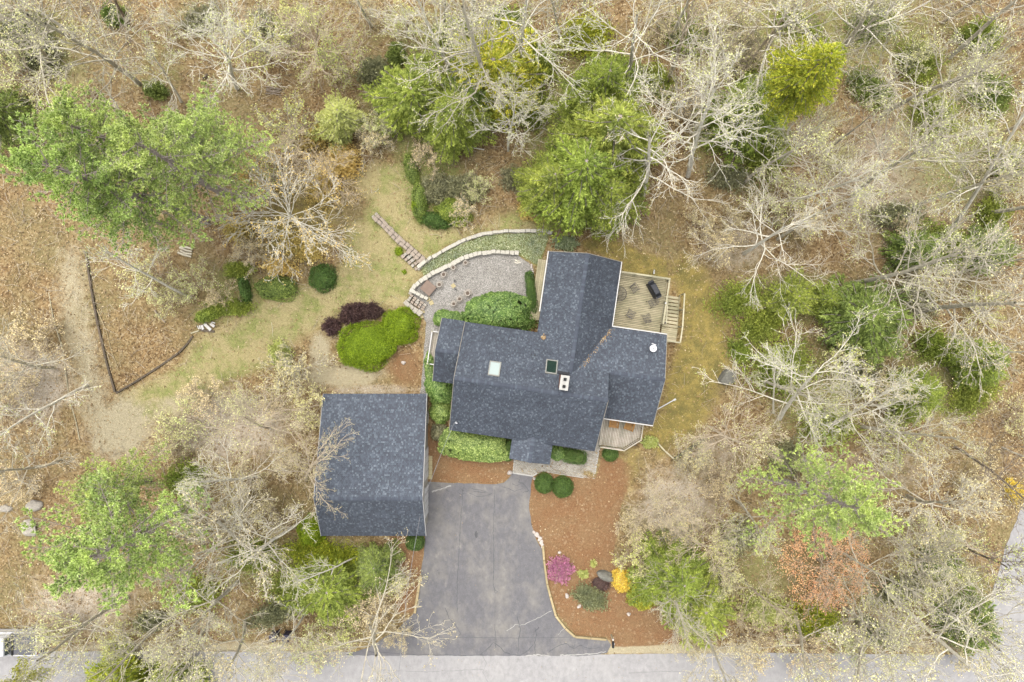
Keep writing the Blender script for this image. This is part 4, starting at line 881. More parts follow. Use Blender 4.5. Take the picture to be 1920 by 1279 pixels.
for px, py, lab in ((511, 1197, 'left one of two dark wheeled bins beside the road'), (535, 1197, 'right one of two dark wheeled bins beside the road')):
    c = at(px, py, 1.0); t = thing('wheeled_bin', lab, 'bin', (c.x, c.y, .02), R(rnd.uniform(-8, 8)), 'dark wheeled bins by the road')
    MB().box((0, 0, .5), (.46, .5, .9)).build('body', M['bin'], t, bevel=.03); MB().box((0, -.02, 1.0), (.56, .64, .08), taper=.88).build('lid', M['bin'], t, bevel=.02)
    MB().tube([(-.22, .34, .95), (.22, .34, .95)], .02, 6).build('handle', M['black_metal'], t)
    for sx in (-.27, .27): MB().tube([(sx - .03, .24, .1), (sx + .03, .24, .1)], .1, 10).build('wheel', M['rubber'], t)
c = at(66, 1208.5, 1.2); t = thing('pickup_truck', 'white pickup truck with grey bed cover in the bottom left corner', 'truck', (c.x, c.y, .02), 0)
# x=0 tailgate, cab to the left (-x)
k = MB(); k.box((-.9, 0, .75), (1.84, 1.88, .72)); k.build('bed', M['truck_white'], t, bevel=.04)
MB().box((-.9, 0, 1.15), (1.72, 1.74, .07)).build('bed_cover', M['tonneau'], t, bevel=.02)
for y in (-.91, .91): MB().box((-.9, y, 1.13), (1.8, .07, .07)).build('bed_rail', M['truck_white'], t)
MB().box((.03, 0, .8), (.06, 1.7, .6)).build('tailgate', M['truck_white'], t, bevel=.015); MB().box((.14, 0, .48), (.2, 1.86, .16)).build('bumper', M['black_metal'], t, bevel=.03)
k = MB(); k.box((-3.1, 0, .78), (2.5, 1.9, .78)); k.build('lower_cab', M['truck_white'], t, bevel=.05)
k = MB(); k.hexa([Vector(p) for p in ((-4.2, -.88, 1.18), (-1.98, -.88, 1.18), (-1.98, .88, 1.18), (-4.2, .88, 1.18), (-3.55, -.72, 1.8), (-2.18, -.72, 1.8), (-2.18, .72, 1.8), (-3.55, .72, 1.8))]); cabo = k.build('cab', M['truck_white'], t, bevel=.05)
MB().box((-2.04, 0, 1.48), (.03, 1.36, .42), M=Matrix.Rotation(R(-16), 3, 'Y')).build('rear_window', M['glass_dark'], cabo)
MB().hexa([Vector(p) for p in ((-4.17, -.74, 1.26), (-3.66, -.64, 1.74), (-3.66, .64, 1.74), (-4.17, .74, 1.26), (-4.19, -.74, 1.28), (-3.68, -.64, 1.76), (-3.68, .64, 1.76), (-4.19, .74, 1.28))]).build('windscreen', M['glass_dark'], cabo)
MB().box((-2.9, 0, 1.822), (.62, .9, .02)).build('sunroof', M['tonneau'], cabo)
k = MB(); k.box((-4.95, 0, .85), (1.2, 1.84, .6)); k.build('bonnet', M['truck_white'], t, bevel=.06)
MB().box((-1.9, 0, .9), (.14, 1.8, .6)).build('cab_gap', M['black'], t)
for x in (-.95, -4.7):
    for y in (-.86, .86):
        w_ = MB().tube([(x, y - .11, .37), (x, y + .11, .37)], .37, 18).build('wheel', M['rubber'], t); MB().tube([(x, y - .12, .37), (x, y + .12, .37)], .2, 12).build('rim', M['white_metal'], w_)
for y in (-.8, .8): MB().box((.065, y, .85), (.03, .16, .35)).build('tail_light', simple('red_lens', (.35, .02, .02), .3, .05), t)
#@@VEG@@
# ------------------------------------------------------------------ vegetation: mesh builders
def tris(P, D, size, k, spread, width=.35, seed=1, up=None, jit=.3):
    """k triangles at every point P, pointing round direction D. numpy, returns V,F"""
    r = np.random.default_rng(seed); n = len(P)
    P = np.repeat(P, k, 0); D = np.repeat(D, k, 0); m = len(P)
    d = D + r.normal(0, spread, (m, 3)); d /= np.linalg.norm(d, axis=1)[:, None] + 1e-9
    o = np.cross(d, r.normal(0, 1, (m, 3))); o /= np.linalg.norm(o, axis=1)[:, None] + 1e-9
    s = np.atleast_1d(size); s = (np.repeat(s, k) if len(s) > 1 else s) * r.uniform(.65, 1.3, m)
    w = s * width
    A = P - o * w[:, None] / 2; B = P + o * w[:, None] / 2; C_ = P + d * s[:, None] + r.normal(0, 1, (m, 3)) * (s * .08)[:, None]
    V = np.stack([A, B, C_], 1).reshape(-1, 3); return V, np.arange(m * 3).reshape(-1, 3)
def leafquads(P, Nn, size, k=1, tilt=.6, aspect=.55, seed=1, off=0.0):
    """k leaf-shaped quads (a folded rhombus) at points P facing about Nn"""
    r = np.random.default_rng(seed); P = np.repeat(P, k, 0); Nn = np.repeat(Nn, k, 0); m = len(P)
    nn = Nn + r.normal(0, tilt, (m, 3)); nn /= np.linalg.norm(nn, axis=1)[:, None] + 1e-9
    a = np.cross(nn, r.normal(0, 1, (m, 3))); a /= np.linalg.norm(a, axis=1)[:, None] + 1e-9
    b = np.cross(nn, a); s = (size * r.uniform(.6, 1.3, m))[:, None]
    P = P + r.normal(0, 1, (m, 3)) * off
    V = np.stack([P, P + a * s * .5 + b * s * aspect * .5, P + a * s, P + a * s * .5 - b * s * aspect * .5], 1).reshape(-1, 3)
    return V, np.arange(m * 4).reshape(-1, 4)
def tube_mesh(polys):
    """list of (pts list, radii list, k) -> V,F vectorised by length and k"""
    by = {}
    for p, r_, k in polys: by.setdefault((len(p), k), []).append((p, r_))
    Vs, Fs, base = [], [], 0
    for (n, k), L in by.items():
        P = np.array([[tuple(q) for q in p] for p, _ in L], dtype=float); Rr = np.array([r_ for _, r_ in L], dtype=float); m = len(L)
        T = np.empty_like(P); T[:, 1:-1] = P[:, 2:] - P[:, :-2]; T[:, 0] = P[:, 1] - P[:, 0]; T[:, -1] = P[:, -1] - P[:, -2]
        T /= np.linalg.norm(T, axis=2)[..., None] + 1e-9
        ref = np.array([.31, .83, .46]); A = np.cross(T, ref); A /= np.linalg.norm(A, axis=2)[..., None] + 1e-9; B = np.cross(T, A)
        an = np.arange(k) * 2 * np.pi / k
        ring = P[:, :, None, :] + (A[:, :, None, :] * np.cos(an)[None, None, :, None] + B[:, :, None, :] * np.sin(an)[None, None, :, None]) * Rr[:, :, None, None]
        Vs.append(ring.reshape(-1, 3))
        i, j = np.meshgrid(np.arange(n - 1), np.arange(k), indexing='ij')
        f = np.stack([i * k + j, i * k + (j + 1) % k, (i + 1) * k + (j + 1) % k, (i + 1) * k + j], -1).reshape(-1, 4)
        Fs.append((f[None] + (np.arange(m) * n * k)[:, None, None] + base).reshape(-1, 4)); base += m * n * k
    return np.concatenate(Vs), np.concatenate(Fs)
def bare_tree(seed, h, clear, spread, nl, up=.08, sub=(6, 5, 3), rt=.16, lean=.02, droop=0.0, elev=(.25, 1.15), bud=.07, nb=1, twr=.013, stems=1):
    rr = random.Random(seed); polys = []; buds = []
    def perp(d): return d.orthogonal().normalized()
    def grow(p, d, L, r0, lvl):
        n = (8, 7, 5, 4, 3)[lvl]; pts = [p.copy()]; rad = [r0]; dirs = [d.copy()]
        for i in range(n - 1):
            d = (d + Vector((rr.gauss(0, 1), rr.gauss(0, 1), rr.gauss(0, .7))) * (.04, .16, .2, .22, .22)[lvl] + Vector((0, 0, up - droop * lvl * .5))).normalized()
            p = p + d * (L / (n - 1)); pts.append(p); dirs.append(d)
            rad.append(max(twr * .7, r0 * (1 - (i + 1) / (n - 1) * (.72 if lvl else .62))))
        polys.append((pts, rad, 7 if lvl == 0 else (5 if lvl == 1 else (4 if lvl == 2 else 3))))
        return pts, rad, dirs
    def kids(pts, rad, dirs, L, lvl):
        if lvl > 4: return
        cnt = sub[lvl - 2]; n = len(pts)
        for c_ in range(cnt):
            t = (.22 + .78 * (c_ + rr.random()) / cnt) if lvl > 2 else (.18 + .8 * (c_ + rr.random()) / cnt)
            x = min(t, .999) * (n - 1); i = int(x); f = x - i; p = pts[i].lerp(pts[i + 1], f); d0 = dirs[i]
            ax = Matrix.Rotation(rr.uniform(0, 6.28), 3, d0) @ perp(d0); ang = rr.uniform(.35, .85)
            d = (d0 * math.cos(ang) + ax * math.sin(ang)).normalized()
            l_ = L * rr.uniform(.35, .6) * (1.15 - .5 * t); r0 = max(twr * (1.5 if lvl == 3 else 1.0), rad[i] * (.66 if lvl < 4 else .6))
            q = grow(p, d, l_, r0, lvl)
            if lvl >= 3:
                for s_ in range(nb): buds.append(q[0][-1 - (s_ % (len(q[0]) - 1))].copy() + Vector((rr.gauss(0, .05), rr.gauss(0, .05), rr.gauss(0, .05))))
            kids(*q, l_, lvl + 1)
    for s_ in range(stems):
        d0 = Vector((rr.gauss(0, lean), rr.gauss(0, lean), 1)).normalized()
        if stems > 1: d0 = Vector((math.cos(s_ * 2.4) * .35, math.sin(s_ * 2.4) * .35, 1)).normalized()
        tr = grow(Vector((0, 0, -.15)), d0, h * (1 if stems == 1 else rr.uniform(.7, 1)), rt / (1 if stems == 1 else 1.8), 0); az = rr.uniform(0, 6.28)
        m = max(1, nl // stems)
        for i in range(m):
            t = clear + (.97 - clear) * (i + .5 * rr.random()) / m; x = t * 7; j = min(6, int(x)); p = tr[0][j].lerp(tr[0][j + 1], x - j)
            az += 2.4 + rr.uniform(-.5, .5); e = elev[0] + (elev[1] - elev[0]) * (i / m) + rr.uniform(-.15, .15)
            d = Vector((math.cos(az) * math.cos(e), math.sin(az) * math.cos(e), math.sin(e)))
            L = spread * (1.05 - .55 * (i / m)) * rr.uniform(.75, 1.15)
            q = grow(p, d, L, tr[1][j] * rr.uniform(.32, .46), 1); kids(*q, L, 2)
    V, F = tube_mesh(polys); B = np.array([tuple(b) for b in buds])
    LV, LF = leafquads(B, np.tile([0, 0, 1.0], (len(B), 1)), bud * 1.15, 1, .7, .8, seed, .04)
    return V, F, LV, LF
VAR = {}
def make_bare(key, **k):
    V, F, LV, LF = bare_tree(**k); top = k['h']
    VAR[key] = (mesh_np('trunk', V, F, M['bark_pale'], smooth=True, link_it=False), mesh_np('crown', LV, LF, M['bud_yellow'], link_it=False), top)
for i in range(6): make_bare(f'tall{i}', seed=100 + i, h=15, clear=.3, spread=6.2, nl=14, sub=(6, 5, 3), rt=.2, up=.07, elev=(.5, 1.2))
for i in range(3): make_bare(f'slim{i}', seed=200 + i, h=13, clear=.4, spread=4.4, nl=12, sub=(6, 5, 3), rt=.13, up=.1)
for i in range(3): make_bare(f'birch{i}', seed=300 + i, h=11, clear=.4, spread=3.8, nl=8, sub=(5, 5, 3), rt=.14, up=.05, lean=.08, bud=.07, nb=1)
for i in range(2): make_bare(f'round{i}', seed=400 + i, h=8, clear=.3, spread=3.4, nl=18, sub=(6, 5, 3), rt=.1, up=.05, elev=(.05, 1.1), bud=.055)
make_bare('maple0', seed=500, h=6.5, clear=.22, spread=5.6, nl=22, sub=(7, 4, 3), rt=.12, up=.02, elev=(.0, .9), bud=.08, nb=1)
make_bare('oak0', seed=510, h=11, clear=.3, spread=6.5, nl=10, sub=(6, 5, 3), rt=.2, up=.03, elev=(.1, .8), bud=.08); make_bare('oak1', seed=511, h=13, clear=.35, spread=6.8, nl=11, sub=(6, 5, 3), rt=.24, up=.0, elev=(-.1, .8), bud=.07, droop=.03, nb=1)
for i in range(3): make_bare(f'brush{i}', seed=600 + i, h=3.6, clear=.12, spread=2.0, nl=20, sub=(5, 4, 3), rt=.05, up=.1, stems=5, bud=.07, twr=.010, elev=(.4, 1.2))

def conifer(seed, kind):
    rr = random.Random(seed); polys = []; P = []; D = []
    if kind == 'pine':
        h = 22; z0 = .42; zs = [h * (z0 + (1 - z0) * i / 15) for i in range(16)]
        for zi, z in enumerate(zs):
            t = zi / 15; Lm = 5.2 * (1 - t) ** .55 * (.75 + .25 * math.sin(zi * 2.1)) + .5; nb_ = 5 if t < .9 else 4; a0 = rr.uniform(0, 6.28)
            for b in range(nb_):
                if rr.random() < .13 and t < .7: continue
                a = a0 + 6.28 * b / nb_ + rr.uniform(-.25, .25); L = Lm * rr.uniform(.6, 1.2); e = .05 + .7 * t + rr.uniform(-.1, .15); n = 6; p = Vector((0, 0, z)); d = Vector((math.cos(a) * math.cos(e), math.sin(a) * math.cos(e), math.sin(e))); pts = [p]
                for k in range(n - 1): d = (d + Vector((rr.gauss(0, .1), rr.gauss(0, .1), .05))).normalized(); p = p + d * (L / (n - 1)); pts.append(p)
                polys.append((pts, [max(.012, .055 * (1 - t * .5) * (1 - k / n)) for k in range(n)], 4))
                m = int(7 + L * 4.5)
                for k in range(m):
                    s_ = .3 + .7 * (k + rr.random()) / m; x = min(s_, .999) * (n - 1); j = int(x); q = pts[j].lerp(pts[j + 1], x - j); dd = (pts[j + 1] - pts[j]).normalized()
                    sd_ = Vector((-dd.y, dd.x, 0)) * rr.choice((-1, 1)); l_ = L * .32 * (1.25 - s_) * rr.uniform(.5, 1.3) + .12; tip = q + (sd_ * .9 + dd * .7 + Vector((0, 0, .25))).normalized() * l_
                    polys.append(([q, q.lerp(tip, .5), tip], [.014, .011, .008], 3))
                    for w in range(max(2, int(l_ / .28))):
                        c_ = q.lerp(tip, (w + 1) / max(2, int(l_ / .28))) + Vector((rr.gauss(0, .08), rr.gauss(0, .08), rr.gauss(0, .05))); P.append(c_); D.append((tip - q).normalized() * .5 + Vector((0, 0, .75)))
        V, F = tris(np.array([tuple(x) for x in P]), np.array([tuple(x) for x in D]), .18, 18, .8, .36, seed)
        tr = [([Vector((0, 0, z)) + Vector((math.sin(z * .3 + seed) * .12, math.cos(z * .4) * .1, 0)) for z in [-.1, 3, 6, 9, 12, 15, 18, 20, 22]], [.34, .3, .27, .24, .2, .16, .1, .06, .02], 8)]
        TV, TF = tube_mesh(tr + polys); return TV, TF, V, F, h
    h = 13 if kind == 'hemlock' else (20 if kind == 'hightop' else 8); nz = {'hemlock': 26, 'hightop': 20}.get(kind, 16); R0 = {'hemlock': 3.1, 'hightop': 2.5}.get(kind, 2.0); z0 = .6 if kind == 'hightop' else .12
    for zi in range(nz):
        t = zi / (nz - 1); z = h * (z0 + (1 - z0) * t * .97); Lm = R0 * (1 - t) ** .7 * rr.uniform(.82, 1.1) + .22; nb_ = int(6 + 5 * (1 - t)); a0 = rr.uniform(0, 6.28)
        for b in range(nb_):
            a = a0 + 6.28 * b / nb_ + rr.uniform(-.2, .2); L = Lm * (rr.uniform(.4, 1.45) if kind == 'hightop' else rr.uniform(.6, 1.3)); n = 5; p = Vector((0, 0, z)); e = .25; d = Vector((math.cos(a), math.sin(a), e)).normalized(); pts = [p]
            for k in range(n - 1): d = (d + Vector((rr.gauss(0, .06), rr.gauss(0, .06), -.09))).normalized(); p = p + d * (L / (n - 1)); pts.append(p)
            polys.append((pts, [max(.01, .035 * (1 - k / n)) for k in range(n)], 3)); m = int(4 + L * 5)
            for k in range(m):
                s_ = .12 + .88 * (k + rr.random()) / m; x = min(s_, .999) * (n - 1); j = int(x); q = pts[j].lerp(pts[j + 1], x - j); dd = (pts[j + 1] - pts[j]).normalized()
                for sgn in (-1, 1):
                    sd_ = Vector((-dd.y, dd.x, 0)) * sgn; l_ = L * .34 * (1.25 - s_) * rr.uniform(.6, 1.2) + .1; dr_ = (sd_ * .85 + dd * .75 + Vector((0, 0, -.08))).normalized()
                    for w in range(max(1, int(l_ / .2))): P.append(q + dr_ * (l_ * (w + .4) / max(1, int(l_ / .2))) + Vector((0, 0, rr.uniform(-.03, .05)))); D.append(dr_ + Vector((0, 0, rr.uniform(-.1, .3))))
    k_ = 8
    V, F = tris(np.array([tuple(x) for x in P]), np.array([tuple(x) for x in D]), .21, k_, .5, .34, seed)
    TV, TF = tube_mesh([([Vector((0, 0, z)) for z in np.linspace(-.1, h * .97, 7)], [.2, .17, .14, .11, .08, .05, .02], 7)] + polys)
    return TV, TF, V, F, h
for kind, cnt in (('pine', 3), ('hemlock', 3), ('young', 2), ('hightop', 1)):
    for i in range(cnt):
        TV, TF, LV, LF, h = conifer(700 + i * 7 + len(kind), kind)
        VAR[f'{kind}{i}'] = (mesh_np('trunk', TV, TF, M['bark_pine'], smooth=True, link_it=False), mesh_np('crown', LV, LF, M['needle'], link_it=False), h)

def inst(me, name, parent, mat=None):
    o = bpy.data.objects.new(name, me); link(o, parent)
    if mat is not None: o.material_slots[0].link = 'OBJECT'; o.material_slots[0].material = mat
    return o
LABELS = set()
def uniq(l):
    assert l not in LABELS, l
    LABELS.add(l); return l
VIS = []
def tree(name, var, base, top, h, barkm, leafm, label, wide=1.0, group=None, cat='tree'):
    b = at(*base); t = at(top[0], top[1], h); ax = (t - b); L = ax.length; me1, me2, hv = VAR[var]
    T = thing(name, uniq(label), cat, (b.x, b.y, 0), 0, group)
    q = ax.to_track_quat('Z', 'Y').to_matrix() @ Matrix.Rotation(rnd.uniform(0, 6.28), 3, 'Z'); T.rotation_euler = q.to_euler(); s = L / hv; T.scale = (s * wide, s * wide, s)
    inst(me1, 'trunk', T, M[barkm]); inst(me2, 'crown', T, M[leafm]); VIS.append((base, top, label)); return T

# ------------------------------------------------------------------ shrubs
def shrub_mesh(seed, rx, ry, h, style, dens=1.0, boxy=2.0, lobes=0):
    """points over a lumpy superellipsoid shell (plus some inside); returns core and leaf meshes"""
    r = np.random.default_rng(seed); area = 3.2 * (rx * ry + (rx + ry) * h * .6)
    n = int(area * dens * {'rosette': 46, 'fine': 260, 'box': 330, 'loose': 210, 'flower': 170, 'grass': 80}[style])
    d = r.normal(0, 1, (n, 3)); d[:, 2] = np.abs(d[:, 2]) * 1.1; d /= np.linalg.norm(d, axis=1)[:, None]
    q = 1 / (np.abs(d) ** boxy).sum(1) ** (1 / boxy)
    ph = r.uniform(0, 6.28, 6)
    lump = 1 + (.10 if style != 'box' else .025) * (np.sin(d[:, 0] * 5 + ph[0]) * np.cos(d[:, 1] * 6 + ph[1]) + np.sin(d[:, 2] * 7 + d[:, 0] * 4 + ph[2])) + (0 if style != 'loose' else .12) * np.sin(np.arctan2(d[:, 1], d[:, 0]) * 5 + ph[3])
    rad = q * lump * r.uniform({'loose': .25, 'flower': .8, 'rosette': .93}.get(style, .93), 1.03, n)
    P = d * rad[:, None] * np.array([rx, ry, h]); P[:, 2] += .03
    Nn = d / np.array([rx, ry, h]) ; Nn /= np.linalg.norm(Nn, axis=1)[:, None]
    if style == 'rosette':
        k = 8; an = (np.arange(k) * 2 * np.pi / k)[None] + r.uniform(0, 6, (n, 1)); nn = Nn * .6 + np.array([0, 0, .6]); nn /= np.linalg.norm(nn, axis=1)[:, None]
        a = np.cross(nn, [.2, .9, .1]); a /= np.linalg.norm(a, axis=1)[:, None]; b = np.cross(nn, a); s = r.uniform(.12, .21, (n, 1, 1))
        rd = a[:, None] * np.cos(an)[..., None] + b[:, None] * np.sin(an)[..., None]; td = -a[:, None] * np.sin(an)[..., None] + b[:, None] * np.cos(an)[..., None]; up = nn[:, None]
        Q = P[:, None]; droop = r.uniform(-.25, .35, (n, k, 1))
        V = np.stack([Q + rd * s * .1, Q + rd * s * .6 + td * s * .22 + up * s * .2, Q + rd * s * 1.05 - up * s * droop, Q + rd * s * .6 - td * s * .22 + up * s * .2], 2).reshape(-1, 3); F = np.arange(len(V)).reshape(-1, 4)
    elif style in ('fine', 'box'):
        V, F = leafquads(P, Nn, .085 if style == 'fine' else .06, 3, .8, .65, seed, .035)
    elif style == 'loose':
        P = P * np.array([1.12, 1.12, 1.0]) + r.normal(0, 1, P.shape) * np.array([rx * .12, ry * .12, .1]); P[:, 2] = np.abs(P[:, 2]) + .02; V, F = tris(P, Nn * .6 + np.array([0, 0, .4]), .13, 6, .8, .45, seed)
    elif style == 'flower': V, F = leafquads(P, Nn, .075, 4, .9, .8, seed, .06)
    else: V, F = tris(P * np.array([1, 1, .2]), Nn * .5 + np.array([0, 0, .8]), h, 4, .4, .06, seed)
    nu, nv = 18, 8; CV = []
    for i in range(nv + 1):
        for j in range(nu):
            th = i / nv * math.pi / 2; a_ = j / nu * 2 * math.pi; x = np.array([math.sin(th) * math.cos(a_), math.sin(th) * math.sin(a_), math.cos(th)]); qq = 1 / (np.abs(x) ** boxy).sum() ** (1 / boxy)
            CV.append(x * qq * .84 * np.array([rx, ry, h]) * (1 + (r.uniform(-.04, .04) if i else 0)))
    CF = [(i * nu + j, (i + 1) * nu + j, (i + 1) * nu + (j + 1) % nu, i * nu + (j + 1) % nu) for i in range(nv) for j in range(nu)]
    return np.array(CV), np.array(CF), V, F
CORE = {k: simple('inner_' + k, c, .95, .35, 9) for k, c in (('green', (.16, .22, .06)), ('lime', (.22, .32, .02)), ('brown', (.12, .08, .06)), ('olive', (.26, .24, .12)), ('pink', (.28, .2, .14)), ('yellow', (.7, .5, .12)))}
def shrub(name, cx, cy, rx, ry, h, style, mat, label, rot=0, dens=1.0, boxy=2.0, core='green', group=None, cat='shrub', seed=None):
    """cx, cy, rx, ry in photograph pixels as the top shows"""
    zc = h * .75; c = at(cx, cy, zc); f = S * (HC - zc) / HC
    T = thing(name, uniq(label), cat, (c.x, c.y, 0), R(rot), group); sd_ = seed or int(cx * 7 + cy)
    CV, CF, V, F = shrub_mesh(sd_, rx * f, ry * f, h, style, dens, boxy)
    if style != 'loose': mesh_np('inner_growth', CV, CF, CORE[core], T)
    mesh_np('foliage', V, F, M[mat], T); VIS.append(((cx, cy), (cx, cy), label)); return T

shrub('rhododendron', 932, 584, 60, 35, 2.1, 'rosette', 'rhodo', 'big glossy green rhododendron mound between the patio and the main roof', 5, 1.1, 2.4)
shrub('rhododendron', 846, 600, 32, 17, 1.5, 'rosette', 'rhodo', 'low green rhododendron wrapping the top left corner of the house', -8, 1.1, 2.2)
shrub('rhododendron', 984, 596, 20, 26, 1.4, 'loose', 'rhodo', 'darker straggly rhododendron in the corner by the side deck', 0, 1.0)
shrub('hedge', 997, 548, 9, 40, 1.3, 'box', 'box', 'narrow clipped dark hedge strip beside the side deck', 8, 1.0, 3.5)
shrub('rhododendron', 823, 725, 24, 36, 1.7, 'rosette', 'rhodo', 'dark green rhododendron between the garage and west roof wing', 8, 1.1, 2.4)
shrub('rhododendron', 806, 692, 9, 30, 1.0, 'rosette', 'rhodo', 'low shrub strip under the small west porch', 6, 1.0, 2.4)
shrub('shrub', 824, 775, 19, 20, 1.4, 'rosette', 'hedge', 'yellow green rosette shrub left of the main roof corner', 0, 1.1)
shrub('shrub', 823, 812, 15, 16, 1.1, 'fine', 'olive', 'small round olive green ball shrub left of the front hedge', 0, 1.2)
shrub('hedge', 888, 837, 60, 26, 1.5, 'rosette', 'hedge', 'bright green boxy hedge in front of the house above the mulch', -8.3, 1.5, 4.5)
shrub('hedge', 954, 846, 10, 20, 1.3, 'box', 'box', 'dark clipped shrub at the right end of the bright front hedge', -8, 1.0, 3)
shrub('hedge', 1046, 851, 13, 13, 1.1, 'rosette', 'rhodo', 'dark round shrub right of the front entrance roof', 0, 1.2)
shrub('hedge', 1077, 857, 23, 13, .9, 'box', 'box', 'flat clipped dark box hedge beside the paved front walk', -8.3, 1.2, 5)
shrub('boxwood', 1021, 909, 18, 19, 1.2, 'box', 'box', 'left one of two touching round boxwoods in the mulch', 0, 1.4)
shrub('boxwood', 1056, 916, 20, 20, 1.2, 'box', 'box', 'right and larger of two touching round boxwoods in the mulch', 0, 1.4)
shrub('boxwood', 1146, 853, 15, 14, 1.0, 'box', 'box', 'single round boxwood just below the corner porch', 0, 1.4)
shrub('boxwood', 777, 1019, 17, 15, 1.0, 'box', 'box', 'dark green boxwood below the garage roof at the driveway', 0, 1.4, 3)
shrub('azalea', 684, 649, 55, 43, 1.7, 'fine', 'lime', 'big bright lime green mound, larger lobe left of the patio', 10, 1.1, 2.3, 'lime')
shrub('azalea', 746, 612, 35, 35, 1.5, 'fine', 'lime', 'bright lime green mound, smaller upper right lobe by the steps', 0, 1.1, 2.1, 'lime')
shrub('barberry', 659, 588, 22, 17, 1.0, 'loose', 'barberry', 'dark purple shrub above the big lime green mound', 20, 3.2, 2, 'brown')
shrub('barberry', 696, 583, 17, 13, .9, 'loose', 'barberry', 'dark purple shrub, rightmost of three above the lime mounds', 0, 3.2, 2, 'brown')
shrub('barberry', 621, 612, 15, 14, .9, 'loose', 'barberry', 'dark purple ball shrub, leftmost of three by the lawn edge', 0, 3.2, 2, 'brown')
shrub('holly', 602, 520, 26, 25, 1.2, 'fine', 'box', 'round dark green shrub with gold flecks at the lawn edge', 0, .9, 2.2)
shrub('holly', 515, 540, 40, 23, 1.2, 'fine', 'hemlock_dark', 'wide dark spreading shrub below the bare golden maple', 0, .8, 2.2)
shrub('azalea', 1051, 1071, 20, 21, .9, 'loose', 'pink', 'bright pink flowering azalea beside the driveway kerb', 0, 2.2, 2, 'pink')
shrub('forsythia', 1166, 1092, 17, 23, 1.0, 'flower', 'yellow_fl', 'golden yellow flowering bush touching the oval boulder', 15, 1.0, 2, 'yellow')
shrub('juniper', 1108, 1122, 30, 19, .7, 'loose', 'olive', 'spreading olive green shrub in the front mulch bed', -25, 2.2, 2, 'olive')
shrub('barberry', 1128, 1097, 19, 14, .6, 'flower', 'barberry', 'dull purple low shrub between the boulder and olive shrub', -15, .7, 2, 'brown')
shrub('perennial', 1094, 1077, 9, 7, .3, 'loose', 'bud_green', 'small green perennial tuft right of the pink azalea', 0, 1.5, 2, 'olive')
shrub('perennial', 1113, 1057, 5, 6, .3, 'loose', 'bud_green', 'tiny green tuft above the oval grey boulder', 0, 1.5, 2, 'olive')
shrub('shrub', 1207, 1121, 27, 26, 1.3, 'fine', 'hemlock_yellow', 'bright yellow green rounded bush right of the mulch bed', 0, .9, 2.2, 'lime')
shrub('fern_clump', 747, 471, 7, 8, .3, 'fine', 'lime', 'small bright green tuft left of the straight stone wall', 0, 1, 2, 'lime')
shrub('fern_clump', 758, 510, 4, 4, .2, 'fine', 'lime', 'tiny green tuft just below the brown stone steps', 0, 1, 2, 'lime')
shrub('juniper', 1062, 455, 22, 12, .8, 'loose', 'sage', 'silvery grey green shrub touching the north roof corner', 0, 1.4, 2, 'olive')
